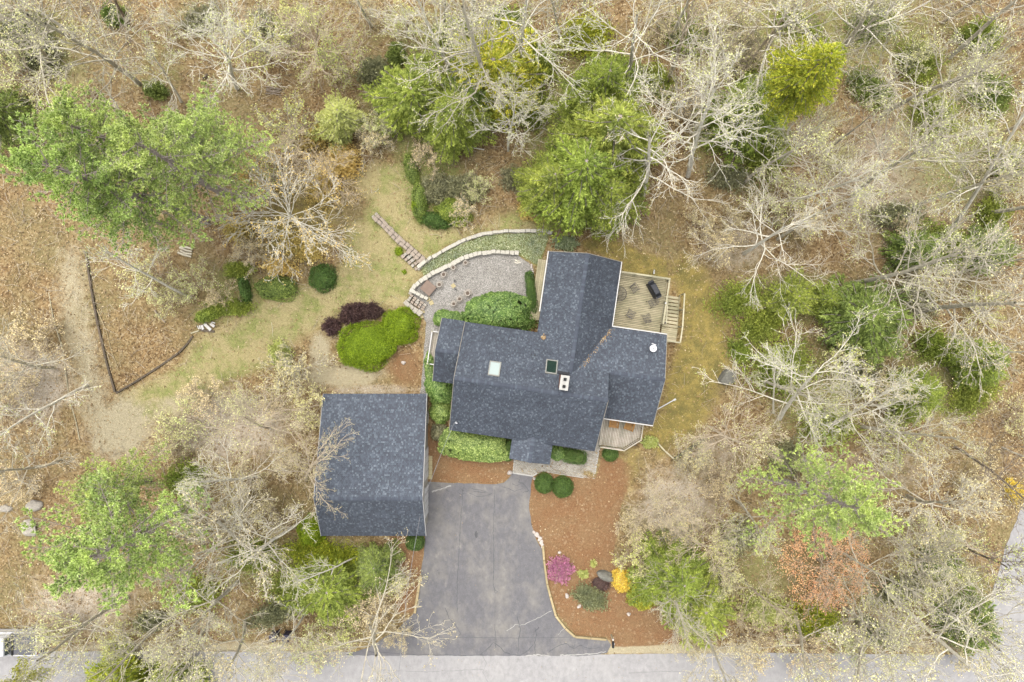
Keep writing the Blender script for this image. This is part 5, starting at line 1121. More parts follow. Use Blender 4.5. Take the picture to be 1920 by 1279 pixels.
# dense understory shrubs in the woods: (x, y, rx, ry, h, style, material, label)
for a in [
    (785, 375, 14, 38, 1.4, 'fine', 'hemlock_dark', 'dark evergreen shrub column at the left of the island bed'), (770, 315, 12, 30, 1.2, 'fine', 'hemlock_dark', 'dark narrow evergreen shrub along the upper lawn edge'),
    (783, 384, 13, 12, 1.3, 'fine', 'lime', 'small bright green shrub on the left of the island bed'), (850, 395, 34, 24, 1.4, 'fine', 'hemlock', 'fresh green shrub at the bottom of the island bed'),
    (815, 412, 28, 14, 1.1, 'fine', 'box', 'dark green low shrub under the fresh green island shrub'), (870, 350, 35, 24, 1.6, 'loose', 'olive', 'grey olive twiggy shrub in the middle of the island bed'),
    (815, 350, 26, 26, 1.5, 'loose', 'olive', 'olive brown loose shrub left of centre in the island bed'), (1000, 395, 26, 16, 1.0, 'loose', 'bud_gold', 'golden brown low shrub left of the big green hemlock'),
    (443, 505, 24, 14, 1.2, 'loose', 'hemlock', 'mossy green shrub left of the dark spreading shrub'), (455, 540, 9, 30, 1.1, 'fine', 'box', 'narrow dark green shrub at the end of the lawn hedge'),
    (425, 575, 38, 14, 1.2, 'loose', 'hemlock', 'deep green shrub along the enclosure right of the lumber'), (385, 590, 24, 12, 1.1, 'fine', 'hemlock', 'dark green shrub right above the white lumber'),
    (523, 665, 18, 24, .9, 'loose', 'bud_green', 'isolated olive yellow shrub in leaves left of the lime mound'), (285, 165, 20, 14, 1.2, 'loose', 'hemlock_dark', 'small dark green bush above the left pines'),
    (205, 22, 20, 18, 1.3, 'loose', 'hemlock_dark', 'small dark bush at the upper left beside leaning trunk'), (580, 1000, 26, 30, 1.6, 'fine', 'lime', 'deep green shrub at the lower left corner of the garage'),
    (600, 1045, 70, 26, 1.8, 'loose', 'hemlock_yellow', 'yellow green shrub mass directly below the garage'), (560, 1105, 60, 40, 2.0, 'loose', 'hemlock', 'green shrub mass between the two bins and the garage'),
    (470, 1045, 50, 30, 1.8, 'loose', 'hemlock', 'green shrub under the large bare tree left of the garage'), (280, 1180 - 10, 30, 18, 1.2, 'loose', 'olive', 'olive shrub above the road near the bottom left pine'),
    (1530, 1170, 50, 34, 1.6, 'loose', 'hemlock_yellow', 'yellow green low shrub at the roadside below the orange tree'), (1435, 1150, 46, 30, 1.4, 'loose', 'bud_green', 'pale lime low shrub right of the bright green conifer'),
    (1910, 925, 14, 26, 1.2, 'flower', 'yellow_fl', 'yellow flowering bush at the right edge beside the side road'), (1700, 1110, 60, 26, 1.5, 'loose', 'olive', 'olive brush right of the orange tree'),
    (1560, 800, 50, 34, 1.6, 'loose', 'hemlock', 'green shrub patch below the spreading white oak'), (1470, 690, 60, 50, 1.6, 'loose', 'hemlock', 'green shrubs seen through the spreading white oak branches'),
    (1440, 270, 50, 60, 1.6, 'loose', 'hemlock', 'green undergrowth beneath the yellow topped hemlock'), (1350, 240, 36, 40, 1.4, 'loose', 'hemlock', 'green undergrowth left of the yellow topped hemlock'),
    (1870, 170, 40, 36, 1.6, 'loose', 'hemlock_dark', 'dark green bush in the upper right woods'), (1640, 40, 40, 30, 1.6, 'loose', 'hemlock_dark', 'dark green bush at the top edge right of the yellow hemlock'),
    (1850, 60, 40, 30, 1.6, 'loose', 'hemlock', 'green bush near the top right corner'), (1780, 460, 80, 40, 1.7, 'loose', 'hemlock', 'green undergrowth strip in the right hand woods'),
    (1160, 135, 50, 40, 1.7, 'loose', 'hemlock', 'green shrub above the large hemlock at top centre'), (1100, 60, 50, 40, 1.6, 'loose', 'hemlock_yellow', 'yellow green shrub at top centre beneath white branches'),
    (1010, 110, 40, 40, 1.6, 'loose', 'hemlock', 'green shrub right of the pale Y shaped trunk'), (845, 60, 40, 30, 1.6, 'loose', 'hemlock', 'green shrub left of the pale Y shaped trunk'),
    (742, 98, 16, 20, 1.4, 'loose', 'hemlock_dark', 'small dark green bush left of the top centre group'), (700, 130, 30, 26, 1.4, 'loose', 'olive', 'olive bush in leaves left of the top centre group'),
    (1370, 330, 40, 24, 1.2, 'loose', 'olive', 'olive brush patch right of the drooping bare tree'), (1600, 640, 40, 26, 1.4, 'loose', 'hemlock_dark', 'dark green low bush below the dark round conifer'),
    (1760, 650, 40, 30, 1.4, 'loose', 'hemlock', 'green brush patch above the mid green conifer pair'), (1220, 830, 14, 10, .7, 'loose', 'bud_green', 'small yellow green weed patch by the greenish timber frame'),
    (340, 900, 40, 30, 1.4, 'loose', 'hemlock', 'green shrub under tan branches above the bottom left pine'), (660, 1090, 60, 44, 1.8, 'loose', 'hemlock', 'green shrub below the short leaning birch'),
    (30, 60, 60, 50, 1.5, 'loose', 'olive', 'olive undergrowth in the top left corner'), (1380, 80, 50, 40, 1.4, 'loose', 'olive', 'olive brush at the top between the white trunks')]:
    big = a[2] * a[3] > 900
    shrub('shrub', *a[:7], a[7], rnd.uniform(-20, 20), (.5 if big and a[5] == 'loose' else 1.0) * (1.5 if a[5] == 'loose' else 1), 2, 'olive' if a[6] in ('olive', 'bud_green', 'bud_gold') else ('lime' if a[6] in ('lime',) else ('yellow' if a[6] == 'yellow_fl' else 'green')), seed=int(a[0] * 3 + a[1]))

UNDER = [(470,330,40,30,'bud_gold'),(600,350,50,40,'bud_gold'),(640,300,40,40,'bud_gold'),(560,460,60,30,'bud_gold'),(440,430,40,30,'bud_gold'),(590,250,40,30,'bud_gold'),(520,500,50,16,'bud_gold'),(1500, 40, 60, 34, 'hemlock'), (1730, 110, 60, 50, 'hemlock'), (1900, 300, 40, 60, 'hemlock'), (1420, 170, 50, 50, 'hemlock'), (1640, 160, 60, 40, 'hemlock_dark'), (1760, 210, 60, 40, 'hemlock'), (1870, 400, 50, 40, 'hemlock'), (1690, 400, 60, 30, 'olive'), (1390, 560, 60, 40, 'hemlock'), (1430, 610, 60, 40, 'hemlock'), (1390, 660, 40, 30, 'hemlock'), (1830, 740, 60, 40, 'hemlock'), (1720, 560, 60, 40, 'olive'), (1620, 700, 50, 50, 'olive'), (1480, 860, 60, 40, 'olive'), (1770, 1060, 50, 40, 'hemlock_dark'), (1650, 1190, 80, 24, 'olive'), (1390, 1010, 50, 40, 'olive'), (520, 1150, 80, 30, 'olive'), (360, 1120, 60, 40, 'hemlock'), (1290, 60, 50, 50, 'hemlock'), (1240, 150, 40, 50, 'hemlock'), (950, 40, 60, 40, 'hemlock'), (800, 130, 50, 50, 'hemlock'), (740, 190, 50, 50, 'hemlock_dark'), (1000, 200, 50, 60, 'hemlock'), (960, 330, 30, 30, 'olive'), (60, 100, 60, 50, 'olive'), (370, 30, 50, 30, 'olive'), (500, 40, 60, 30, 'olive')]
# ------------------------------------------------------------------ conifers: base px, top px, height
def con(var, base, top, h, leafm, label, wide=1.0, name='conifer'): tree(name, var, base, top, h, 'bark_pine', leafm, label, wide)
con('pine0', (450, 380), (232, 255), 21, 'needle', 'tall white pine at left whose trunk shows above the bare maple', .95, 'white_pine')
con('pine1', (390, 415), (50, 295), 22, 'needle', 'tallest white pine forming the left end of the big pine group', 1.0, 'white_pine')
con('pine2', (415, 315), (350, 245), 15, 'needle', 'white pine at the right end of the big left pine group', 1.25, 'white_pine')
con('pine0', (315, 425), (170, 355), 17, 'needle', 'white pine at the bottom of the big left pine group', .8, 'white_pine')
con('pine1', (325, 325), (110, 222), 20, 'needle', 'white pine at the top left of the big left pine group', .95, 'white_pine')
con('pine2', (330, 960), (150, 1060), 20, 'needle', 'large green white pine in the lower left above the pickup', 1.2, 'white_pine')
con('pine1', (280, 900), (175, 930), 15, 'needle', 'smaller white pine just above the large lower left pine', 1.0, 'white_pine')
con('pine0', (1440, 893), (1632, 962), 20, 'needle', 'dense green white pine above the orange tree at lower right', .95, 'white_pine')
con('hightop0', (1420, 215), (1562, 98), 20, 'hemlock_yellow', 'tall hemlock with bright yellow green top at the upper right', .78, 'hemlock_tree')
con('young1', (1385, 225), (1425, 190), 8, 'hemlock', 'green conifer half hidden left of the yellow topped hemlock', 1.4, 'young_conifer')
con('hemlock0', (1085, 352), (1100, 300), 13, 'hemlock', 'big dense green hemlock just above the north roof wing', 1.25, 'hemlock_tree')
con('hemlock1', (1128, 390), (1148, 352), 10, 'hemlock', 'green hemlock at the right side nearest the north roof', 1.1, 'hemlock_tree')
con('hemlock2', (1030, 362), (1042, 325), 10, 'hemlock', 'green hemlock at the left side of the big dense hemlock', 1.1, 'hemlock_tree')
con('hemlock1', (1135, 290), (1165, 215), 14, 'hemlock', 'green hemlock behind the white forked tree at top centre', 1.25, 'hemlock_tree')
con('hemlock2', (1110, 200), (1145, 130), 12, 'hemlock', 'green hemlock just above the hemlock group at top centre', 1.0, 'hemlock_tree')
con('young0', (925, 150), (925, 110), 9, 'hemlock_yellow', 'yellow green young conifer inside the pale Y shaped tree', 1.5, 'young_conifer')
con('hemlock0', (855, 235), (845, 205), 8, 'hemlock', 'deep green small hemlock left of the small pale tree', 1.5, 'young_conifer')
con('young1', (780, 190), (770, 165), 8, 'hemlock', 'mid green young conifer above the island bed at top', 1.4, 'young_conifer')
con('young0', (885, 180), (890, 165), 6, 'hemlock_dark', 'dark young conifer behind the small pale tree', 1.5, 'young_conifer')
con('young1', (640, 235), (632, 205), 6, 'bud_green', 'small yellow green sapling alone in the leaves above the lawn', 1.15, 'sapling')
con('young0', (1610, 600), (1640, 592), 8, 'hemlock_dark', 'dark round green conifer in the right hand woods', 1.4, 'young_conifer')
con('young1', (1480, 560), (1500, 555), 6, 'hemlock', 'mid green young conifer left of the dark round conifer', 1.15, 'young_conifer')
con('young1', (1545, 565), (1560, 560), 4, 'hemlock', 'small soft green conifer between two green conifers at right', 1.3, 'young_conifer')
con('hemlock2', (1700, 745), (1745, 738), 7, 'hemlock', 'mid green conifer, left one of a pair at right', 1.2, 'young_conifer')
con('hemlock0', (1815, 680), (1875, 672), 7, 'hemlock', 'mid green conifer, right one of a pair near the right edge', 1.2, 'young_conifer')
con('hemlock1', (1255, 1080), (1285, 1100), 9, 'hemlock', 'bright green conifer right of the front mulch bed', 1.25, 'young_conifer')
con('young0', (1300, 1130), (1325, 1150), 7, 'hemlock', 'small bright green conifer touching the one by the mulch bed', 1.4, 'young_conifer')
con('hemlock1', (708, 1062), (700, 1066), 5, 'hemlock_dark', 'grey green young conifer below the garage near the driveway', 1.5, 'young_conifer')
con('young1', (620, 1100), (612, 1112), 6, 'hemlock', 'deep green young conifer left of the grey green conifer', 1.6, 'young_conifer')
con('young0', (1800, 1160), (1848, 1185), 8, 'hemlock_dark', 'dark green conifer near the road corner at bottom right', .9, 'young_conifer')
con('young1', (15, 225), (-20, 200), 7, 'hemlock_dark', 'green conifer cut off by the left edge above the pines', 1.1, 'young_conifer')
con('pine2', (70, 1265), (20, 1300), 9, 'hemlock_yellow', 'yellow green treetop cut by the bottom left edge', .9, 'roadside_tree')
con('young1', (230, 1275), (215, 1290), 6, 'hemlock_yellow', 'yellow green treetop at the bottom edge over the road', 1.4, 'roadside_tree')
con('young0', (330, 1285), (300, 1295), 6, 'hemlock', 'green treetop at the bottom edge right of the yellow one', 1.4, 'roadside_tree')
con('young1', (1700, 470), (1725, 462), 5, 'hemlock_dark', 'green young conifer under white branches in the right woods', 1.3, 'young_conifer')
con('young0', (1840, 470), (1870, 465), 5, 'hemlock_dark', 'green young conifer at the right edge under white branches', 1.3, 'young_conifer')
# orange layered tree
def layered(seed, n, R0, h):
    r = np.random.default_rng(seed); P = []
    for i in range(n):
        a = r.uniform(0, 6.28); rad = R0 * math.sqrt(r.uniform(.02, 1)); z = h * (1 - .45 * (rad / R0) ** 2) * r.uniform(.72, 1); c = np.array([rad * math.cos(a), rad * math.sin(a), z]); P.append(c + r.normal(0, 1, (34, 3)) * np.array([.32, .32, .09]))
    return np.concatenate(P)
T = tree('japanese_maple', 'maple0', (1530, 1045), (1572, 1082), 5.0, 'bark_tan', 'orange', 'coral orange leaved tree under the lower right white pine', .95)
LP = layered(5, 170, 4.7, 5.4); LV, LF = leafquads(LP, np.tile([0, 0, 1.0], (len(LP), 1)), .13, 1, .8, .7, 5)
mesh_np('outer_foliage', LV, LF, M['orange'], T)
# bare trees: variant, base, top, height, bark, buds, label
BT = [
 ('tall0', (262, 158), (95, 45), 15, 'bark_pale', 'bud_yellow', 'large bare tree leaning into the top left corner', 1.0),
 ('birch0', (340, 190), (300, 88), 10, 'bark_white', 'bud_yellow', 'crooked white birch above the left pine group', .9),
 ('birch1', (238, 226), (172, 148), 7, 'bark_white', 'bud_yellow', 'small leafless white birch rising behind the left pines', .7),
 ('tall1', (445, 165), (415, 20), 14, 'bark_white', 'bud_yellow', 'pale crooked tree with arching limbs at the top left', .95),
 ('tall2', (90, 118), (0, 20), 15, 'bark_pale', 'bud_yellow', 'bare tree cut off by the top left corner', 1.0),
 ('slim0', (240, 42), (180, -45), 13, 'bark_dark', 'bud_tan', 'dark trunk leaning off the top edge at the left', 1.0),
 ('round1', (608, 125), (565, 40), 8, 'bark_tan', 'bud_green', 'hazy olive twigged tree at top left of centre', 1.2),
 ('maple0', (545, 412), (522, 402), 7.5, 'bark_white', 'bud_gold', 'wide spreading bare maple with golden buds beside the lawn', .95),
 ('round0', (560, 300), (545, 285), 5, 'bark_tan', 'bud_tan', 'small tan twiggy tree above the spreading golden maple', 1.3),
 ('round1', (620, 340), (618, 325), 5, 'bark_tan', 'bud_gold', 'golden budded small tree at the top right of the maple', 1.3),
 ('birch2', (358, 558), (180, 495), 12, 'bark_white', 'bud_yellow', 'fallen looking white birch leaning over the woodland path', .8),
 ('birch0', (165, 722), (-30, 800), 12, 'bark_white', 'bud_yellow', 'white birch leaning off the left edge of the frame', .9),
 ('tall3', (100, 690), (-10, 665), 12, 'bark_pale', 'bud_tan', 'grey twiggy tree at the left edge beside the path', .9),
 ('slim1', (115, 862), (-30, 915), 12, 'bark_pale', 'bud_tan', 'slender bare tree leaning left above the lower left boulders', 1.0),
 ('tall4', (480, 1030), (345, 985), 13, 'bark_pale', 'bud_tan', 'large tan budded tree spreading left of the garage', 1.1),
 ('tall3', (575, 900), (595, 868), 11, 'bark_tan', 'bud_tan', 'tan budded tree whose twigs overhang the garage roof', .85),
 ('tall5', (500, 800), (430, 790), 12, 'bark_tan', 'bud_yellow', 'yellowish bare tree above left of the garage', .95),
 ('tall2', (445, 1090), (330, 1175), 13, 'bark_pale', 'bud_yellow', 'bare tree leaning towards the road at the lower left', .95),
 ('birch1', (672, 1042), (545, 1082), 8, 'bark_white', 'bud_green', 'short white birch leaning left below the garage', .75),
 ('oak0', (690, 1165), (705, 1220), 12, 'bark_pale', 'bud_tan', 'wide bare tree whose branches cross the driveway mouth', .85),
 ('slim2', (460, 1165), (450, 1300), 14, 'bark_pale', 'bud_tan', 'slender bare tree crossing the road at the lower left', 1.0),
 ('slim0', (400, 1150), (330, 1290), 14, 'bark_pale', 'bud_yellow', 'slim bare tree crossing the road right of the yellow treetops', 1.0),
 ('tall0', (240, 1120), (60, 1235), 14, 'bark_pale', 'bud_yellow', 'bare tree with twigs hanging over the white pickup', .9),
 ('round0', (953, 282), (955, 172), 8.5, 'bark_white', 'bud_yellow', 'small pale tree with a straight white trunk above the hemlocks', .95),
 ('tall3', (915, 195), (868, 0), 17, 'bark_pale', 'bud_yellow', 'tall bare tree reaching the top edge left of centre', .95),
 ('oak0', (975, 140), (980, -10), 15, 'bark_white', 'bud_yellow', 'pale Y shaped bare tree at the top edge', .75),
 ('tall4', (850, 150), (795, 15), 15, 'bark_white', 'bud_yellow', 'white branched bare tree left of the Y shaped tree', .8),
 ('oak0', (1170, 165), (1195, 15), 14, 'bark_white', 'bud_yellow', 'white forked tree above the hemlock group', .75),
 ('oak1', (1205, 370), (1252, 262), 13, 'bark_white', 'bud_tan', 'big drooping bare tree right of the dense hemlocks', .85),
 ('tall5', (1290, 330), (1385, 150), 16, 'bark_white', 'bud_yellow', 'tall white limbed tree left of the yellow topped hemlock', .95),
 ('tall1', (1440, 90), (1500, -40), 16, 'bark_white', 'bud_yellow', 'white bare tree directly above the yellow topped hemlock', .9),
 ('tall2', (1570, 105), (1680, -20), 16, 'bark_white', 'bud_yellow', 'white bare tree leaning right above the yellow hemlock', .9),
 ('slim1', (1395, 345), (1500, 245), 14, 'bark_pale', 'bud_yellow', 'slender bare tree below the yellow topped hemlock', 1.0),
 ('tall3', (1600, 365), (1760, 260), 16, 'bark_pale', 'bud_yellow', 'large grey tree with thick pale trunk in the upper right woods', .95),
 ('tall4', (1655, 215), (1800, 90), 16, 'bark_pale', 'bud_yellow', 'leaning grey tree in the middle of the upper right woods', .9),
 ('birch1', (1780, 430), (1920, 160), 17, 'bark_white', 'bud_yellow', 'long white leaning tree at the right edge of the upper woods', .7),
 ('oak1', (1395, 475), (1445, 430), 12, 'bark_white', 'bud_tan', 'white twigged spreading tree above the moss right of the deck', .75),
 ('tall0', (1600, 530), (1800, 480), 16, 'bark_pale', 'bud_yellow', 'tree with horizontal grey trunk above the dark round conifer', .9),
 ('tall5', (1715, 585), (1925, 610), 16, 'bark_pale', 'bud_tan', 'big drooping tree with horizontal trunk at the right edge', 1.0),
 ('oak0', (1462, 785), (1525, 690), 12, 'bark_white', 'bud_green', 'spreading white oak with twisted limbs right of the moss', .8),
 ('birch2', (1450, 775), (1435, 668), 9, 'bark_white', 'bud_green', 'thin white birch at the left side of the white oak', .6),
 ('tall1', (1545, 800), (1655, 745), 13, 'bark_white', 'bud_tan', 'bare white tree between the oak and mid green conifers', .8),
 ('round1', (1330, 800), (1400, 840), 10, 'bark_tan', 'bud_yellow', 'tan twiggy tree right of the corner porch', .9),
 ('slim2', (1790, 838), (1945, 905), 13, 'bark_dark', 'bud_tan', 'dark trunked tree leaning to the right edge', .9),
 ('round0', (1235, 935), (1258, 955), 7, 'bark_tan', 'bud_tan', 'hazy tan twigged tree right of the front mulch', 1.0),
 ('round1', (1290, 1010), (1330, 1035), 8, 'bark_tan', 'bud_green', 'green budded twiggy tree above the bright green conifer', .95),
 ('slim1', (1375, 935), (1465, 1010), 13, 'bark_pale', 'bud_green', 'grey leaning tree left of the lower right pine', .8),
 ('slim0', (1700, 930), (1790, 965), 13, 'bark_pale', 'bud_tan', 'slender bare tree between the lower right pine and side road', 1.2),
 ('tall4', (1690, 1045), (1775, 1090), 12, 'bark_pale', 'bud_yellow', 'bare tree right of the orange tree', .9),
 ('birch0', (1490, 1150), (1500, 1255), 12, 'bark_pale', 'bud_yellow', 'bare tree over the road below the yellow green shrub', .9),
 ('slim1', (1318, 1160), (1338, 1270), 12, 'bark_pale', 'bud_tan', 'slender bare tree over the road below the bright green conifer', 1.1),
 ('tall3', (1585, 1140), (1680, 1215), 13, 'bark_pale', 'bud_yellow', 'broad bare tree between the orange tree and the road', .85),
 ('slim2', (1610, 1165), (1660, 1290), 14, 'bark_pale', 'bud_yellow', 'slim bare tree crossing the road at lower right', 1.2),
 ('tall0', (1760, 1130), (1880, 1230), 14, 'bark_pale', 'bud_yellow', 'bare tree over the road corner at bottom right', .85),
 ('slim0', (1800, 1020), (1900, 1075), 12, 'bark_dark', 'bud_green', 'dark bare tree leaning over the side road', .9),
]
BG = 'bare budding trees in the woods'
for v, b, t, h, bk, bu, lab, wd in BT: tree('bare_tree', v, b, t, h, bk, bu, lab, wd, BG)
# more trees of the woods, each described by its neighbours
LM = [('the yellow topped hemlock', 1528, 132), ('the big drooping tree', 1235, 265), ('the white oak', 1495, 680), ('the dark round conifer', 1640, 592), ('the mid green conifers', 1800, 700), ('the lower right pine', 1610, 965),
      ('the orange tree', 1572, 1082), ('the road corner', 1850, 1215), ('the right edge', 1910, 400), ('the top right corner', 1900, 20), ('the top edge', 1250, 10), ('the Y shaped tree', 985, 10), ('the top left corner', 20, 20), ('the left pines', 230, 300),
      ('the spreading maple', 525, 400), ('the woodland path', 170, 650), ('the left edge', 10, 560), ('the garage', 690, 880), ('the lower left pine', 150, 1050), ('the white pickup', 30, 1210), ('the two bins', 523, 1195), ('the bright green conifer', 1285, 1100), ('the moss clearing', 1310, 620), ('the long horizontal trunk', 1800, 490), ('the side road', 1880, 1040), ('the side road bend', 1900, 950), ('the island bed', 820, 380), ('the round grey boulder', 1361, 706), ('the corner porch', 1165, 820), ('the top centre hemlocks', 1140, 160)]
def auto_label(look, x, y):
    c = sorted(LM, key=lambda m: math.hypot(m[1] - x, m[2] - y))
    def rel(m):
        dx, dy = x - m[1], y - m[2]
        if m[0].startswith('the top') or m[0].endswith('edge'): return 'near'
        return ('right of' if dx > 0 else 'left of') if abs(dx) > abs(dy) else ('below' if dy > 0 else 'above')
    for i in range(0, 7):
        for j in range(i + 1, 8):
            l = f'{look} {rel(c[i])} {c[i][0]}, {rel(c[j])} {c[j][0]}'
            if l not in LABELS and len(l.split()) <= 16: return l
placed = [(b, 1) for _, b, *_ in BT]
WOODS = [((1290, 1960), (-60, 430), 22), ((1350, 1960), (430, 1190), 11), ((1180, 1360), (860, 1190), 1), ((700, 1280), (-50, 90), 5), ((-60, 700), (-50, 130), 9), ((-60, 90), (430, 1180), 4), ((220, 590), (840, 1190), 4), ((860, 1290), (20, 300), 2)]
LOOK = {'tall': 'tall bare tree', 'slim': 'slender bare tree', 'oak': 'wide bare tree', 'birc': 'crooked bare tree'}
BKW = {'bark_pale': 'grey', 'bark_white': 'whitish', 'bark_tan': 'tan'}
keep_off = HARD + [P2(LAWN), P2(PATH), P2(MOSS), P2(MULCH1)]
for (xa, xb), (ya, yb), cnt in WOODS:
    got = 0; tries = 0
    while got < cnt and tries < 900:
        tries += 1; x, y = rnd.uniform(xa, xb), rnd.uniform(ya, yb)
        if any(math.hypot(x - p[0][0], y - p[0][1]) < 62 for p in placed): continue
        w = at(x, y); X = np.array([w.x]); Y = np.array([w.y])
        if any(sdf(k_, X, Y)[0] > -.6 for k_ in keep_off): continue
        h = rnd.uniform(9, 15); kq = HC / (HC - h); top = (960 + (x - 960) * kq + rnd.gauss(0, 22), 639.5 + (y - 639.5) * kq + rnd.gauss(0, 22))
        # keep crowns off the house, driveway, lawn, lime mounds
        tx, ty = top
        if (560 < tx < 1340 and 330 < ty < 1180): continue
        if 1240 < tx < 1380 and 480 < ty < 840: continue
        if math.hypot(tx - 1528, ty - 132) < 85 or math.hypot(tx - 1600, ty - 950) < 110 or math.hypot(tx - 170, ty - 1020) < 150 or math.hypot(tx - 1572, ty - 1082) < 130 or (tx < 470 and 170 < ty < 470): continue
        v = rnd.choice(['tall0', 'tall1', 'tall2', 'tall3', 'tall4', 'tall5', 'slim0', 'slim1', 'slim2', 'oak0', 'birch1', 'birch2']); bk = rnd.choice(['bark_pale', 'bark_white', 'bark_pale', 'bark_tan']); bu = rnd.choice(['bud_yellow', 'bud_yellow', 'bud_tan', 'bud_green'])
        look = LOOK[v[:4] if v[:3] != 'oak' else 'oak'].replace('bare', BKW[bk])
        tree('bare_tree', v, (x, y), top, h, bk, bu, auto_label(look, min(max(tx, 10), 1910), min(max(ty, 10), 1270)), rnd.uniform(.7, .9), BG); placed.append(((x, y), 1)); got += 1
# twiggy brush clumps in the leaf litter
BR = [(1265, 985), (1180, 980), (1330, 900), (1340, 1060), (1190, 1030), (1390, 1190), (1290, 850), (370, 790), (330, 830), (520, 760), (470, 900), (560, 700), (600, 760),
      (715, 250), (705, 270), (805, 300), (900, 360), (870, 400), (560, 250), (500, 330), (640, 130), (560, 60), (500, 110), (420, 560), (380, 530), (330, 560), (300, 520), (480, 480), (70, 720), (30, 760), (90, 640), (60, 900), (140, 1160), (240, 1190), (350, 1190), (600, 1190), (640, 1160), (700, 1120), (750, 1080),
      (750, 1180), (1560, 650), (1620, 720), (1650, 820), (1500, 880), (1760, 1000), (1700, 980), (1800, 900), (1880, 780), (1820, 580), (1700, 520), (1480, 430), (1360, 420), (1300, 420), (1330, 470), (1450, 380), (1560, 300), (1680, 430), (1850, 330), (1300, 160), (1270, 220), (1380, 110), (1700, 120), (1330, 60), (1230, 60), (760, 60), (700, 40), (330, 60), (60, 150), (150, 220), (1300, 1190), (1580, 1200), (1700, 1190), (1500, 1200), (1770, 1190), (380, 990), (440, 970), (520, 960), (560, 850), (460, 750), (400, 740)]
for i, (x, y, rx_, ry_, m_) in enumerate(UNDER):
    shrub('shrub', x, y, rx_ * rnd.uniform(.6, .9), ry_ * rnd.uniform(.6, .9), rnd.uniform(.9, 1.7), 'loose', m_, auto_label({'hemlock': 'green', 'hemlock_dark': 'dark green', 'olive': 'olive', 'bud_gold': 'golden'}[m_] + ' low undergrowth shrub', x, y), rnd.uniform(-40, 40), .7, 2, 'olive' if m_ == 'olive' else 'green', 'green undergrowth shrubs in the woods', seed=int(x + y))
for i, (x, y) in enumerate(BR):
    h = rnd.uniform(2.2, 4.2); kq = HC / (HC - h); bk = 'bark_tan' if rnd.random() < .7 else 'bark_pale'; bu = rnd.choice(['bud_tan', 'bud_yellow', 'bud_tan', 'bud_green'])
    tree('twiggy_shrub', f'brush{i % 3}', (x, y), (960 + (x - 960) * kq, 639.5 + (y - 639.5) * kq), h, bk, bu, auto_label({'bud_tan': 'tan', 'bud_yellow': 'pale', 'bud_green': 'greenish'}[bu] + ' twiggy brush', x, y), rnd.uniform(1.0, 1.5), 'twiggy brush clumps in the leaves', 'shrub')

# ------------------------------------------------------------------ litter, sticks, grass, ground cover (stuff)
def scatter(n, seed, xr=(-48, 48), yr=(-34, 34)):
    r = np.random.default_rng(seed); X = r.uniform(*xr, n); Y = r.uniform(*yr, n); return r, X, Y
r, X, Y = scatter(120000, 11); g1, m1, p1, u1, c1, l1 = masks(X, Y); hd_ = hard_dist(X, Y)
bedd = sdf(P2(BEDG), X, Y)
keep = (hd_ < -.15) & (bedd < 0) & (r.random(len(X)) > np.clip(g1 * .78 + p1 * .8 + u1 * .9 + m1 * .75, 0, .97)); X, Y = X[keep], Y[keep]
Z = bumps(X, Y) * np.clip((-hard_dist(X, Y) - .3) / 2, 0, 1); P = np.stack([X, Y, np.maximum(Z, 0) * 1.0 + r.uniform(.0, .05, len(X))], 1)
V, F = leafquads(P, np.tile([0, 0, 1.0], (len(P), 1)), .15, 1, .45, .7, 12)
tag(mesh_np('fallen_leaves', V, F, M['dead_leaf']), kind='stuff', label='brown fallen leaves strewn over the forest floor')
r, X, Y = scatter(6000, 15); hd_ = hard_dist(X, Y); k_ = (hd_ > -.1) & (sdf(np.array(HOUSE_FP), X, Y) < -.2) & (sdf(np.array(GAR_FP), X, Y) < -.2) & ((sdf(P2(ROAD), X, Y) > 0) | (sdf(P2(ROAD2), X, Y) > 0) | (r.random(len(X)) < .12)); X, Y = X[k_], Y[k_]
V, F = leafquads(np.stack([X, Y, np.full(len(X), .03)], 1), np.tile([0, 0, 1.0], (len(X), 1)), .07, 1, .25, .7, 16)
tag(mesh_np('stray_leaves', V, F, M['dead_leaf']), kind='stuff', label='stray fallen leaves on the driveway and road')
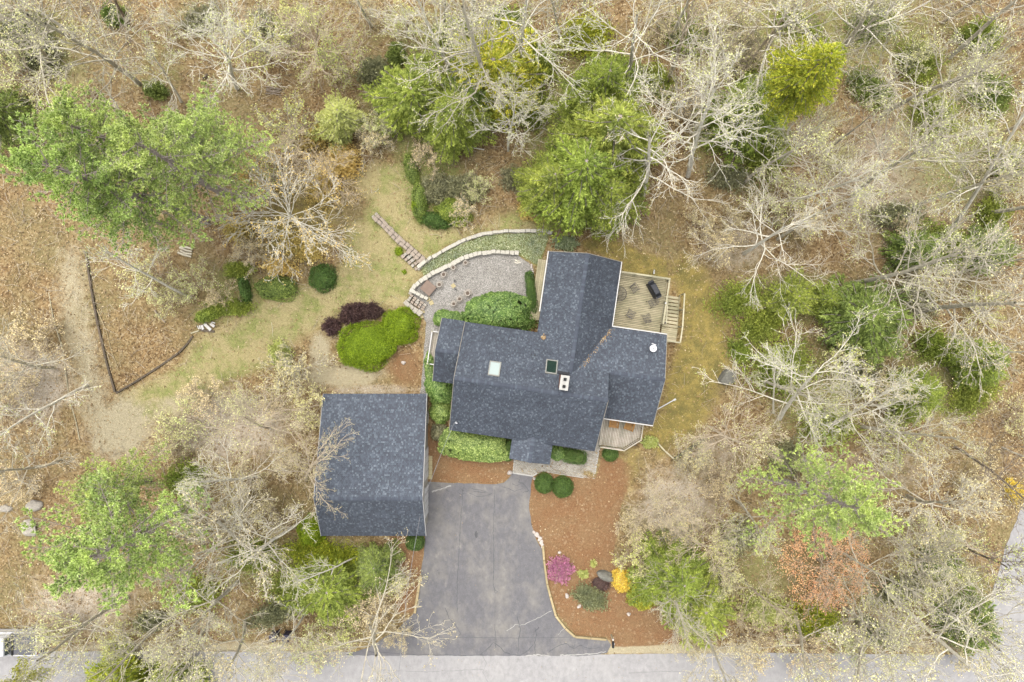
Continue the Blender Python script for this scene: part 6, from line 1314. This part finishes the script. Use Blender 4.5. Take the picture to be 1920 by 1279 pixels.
r, X, Y = scatter(16000, 21); g1, m1, p1, u1, c1, l1 = masks(X, Y); hd_ = hard_dist(X, Y)
keep = (hd_ < -.9) & (sdf(P2(BEDG), X, Y) < -.3) & (r.random(len(X)) > np.clip(g1 * .97 + p1 * .93 + u1 * 1.1 + m1 * .85, 0, 1)); X, Y = X[keep], Y[keep]; n = len(X)
a = r.uniform(0, 6.28, n); L = r.uniform(.3, 1.5, n); polys = []
for x, y, aa, l_ in zip(X, Y, a, L):
    z = rnd.uniform(.04, .12); dx, dy = math.cos(aa) * l_ / 2, math.sin(aa) * l_ / 2; polys.append(([(x - dx, y - dy, z), (x + rnd.gauss(0, .06), y + rnd.gauss(0, .06), z + .08), (x + dx, y + dy, z + rnd.uniform(0, .25))], [.014, .012, .007], 3))
V, F = tube_mesh(polys); tag(mesh_np('fallen_twigs', V, F, M['stick']), kind='stuff', label='dry twigs scattered through the leaf litter')
r, X, Y = scatter(150000, 31); g1, m1, p1, u1, c1, l1 = masks(X, Y)
keep = (hard_dist(X, Y) < -.05) & (sdf(P2(BEDG), X, Y) < 0) & (r.random(len(X)) < np.clip(g1 * .9 + m1 * .35 + p1 * .12, 0, 1)) & (u1 < .5); X, Y = X[keep], Y[keep]
V, F = tris(np.stack([X, Y, np.zeros(len(X))], 1), np.tile([0, 0, .8], (len(X), 1)), .11, 2, .6, .3, 32)
tag(mesh_np('grass', V, F, M['grass_blade']), kind='stuff', label='short tufty dry grass over the lawn')
X = r.uniform(-9, 4, 30000); Y = r.uniform(5, 10, 30000); k_ = sdf(P2(BEDG), X, Y) > .12; X, Y = X[k_], Y[k_]
V, F = leafquads(np.stack([X, Y, r.uniform(.05, .28, len(X))], 1), np.tile([0, 0, 1.0], (len(X), 1)), .09, 2, .8, .5, 34, .05)
tag(mesh_np('ground_cover', V, F, M['sage']), kind='stuff', label='grey green low ground cover between the two curved walls')
print('things', len([o for o in SC.objects if o.parent is None]), 'meshes', len(bpy.data.meshes), 'tris', sum(len(m.loops) - 2 * len(m.polygons) for m in bpy.data.meshes))
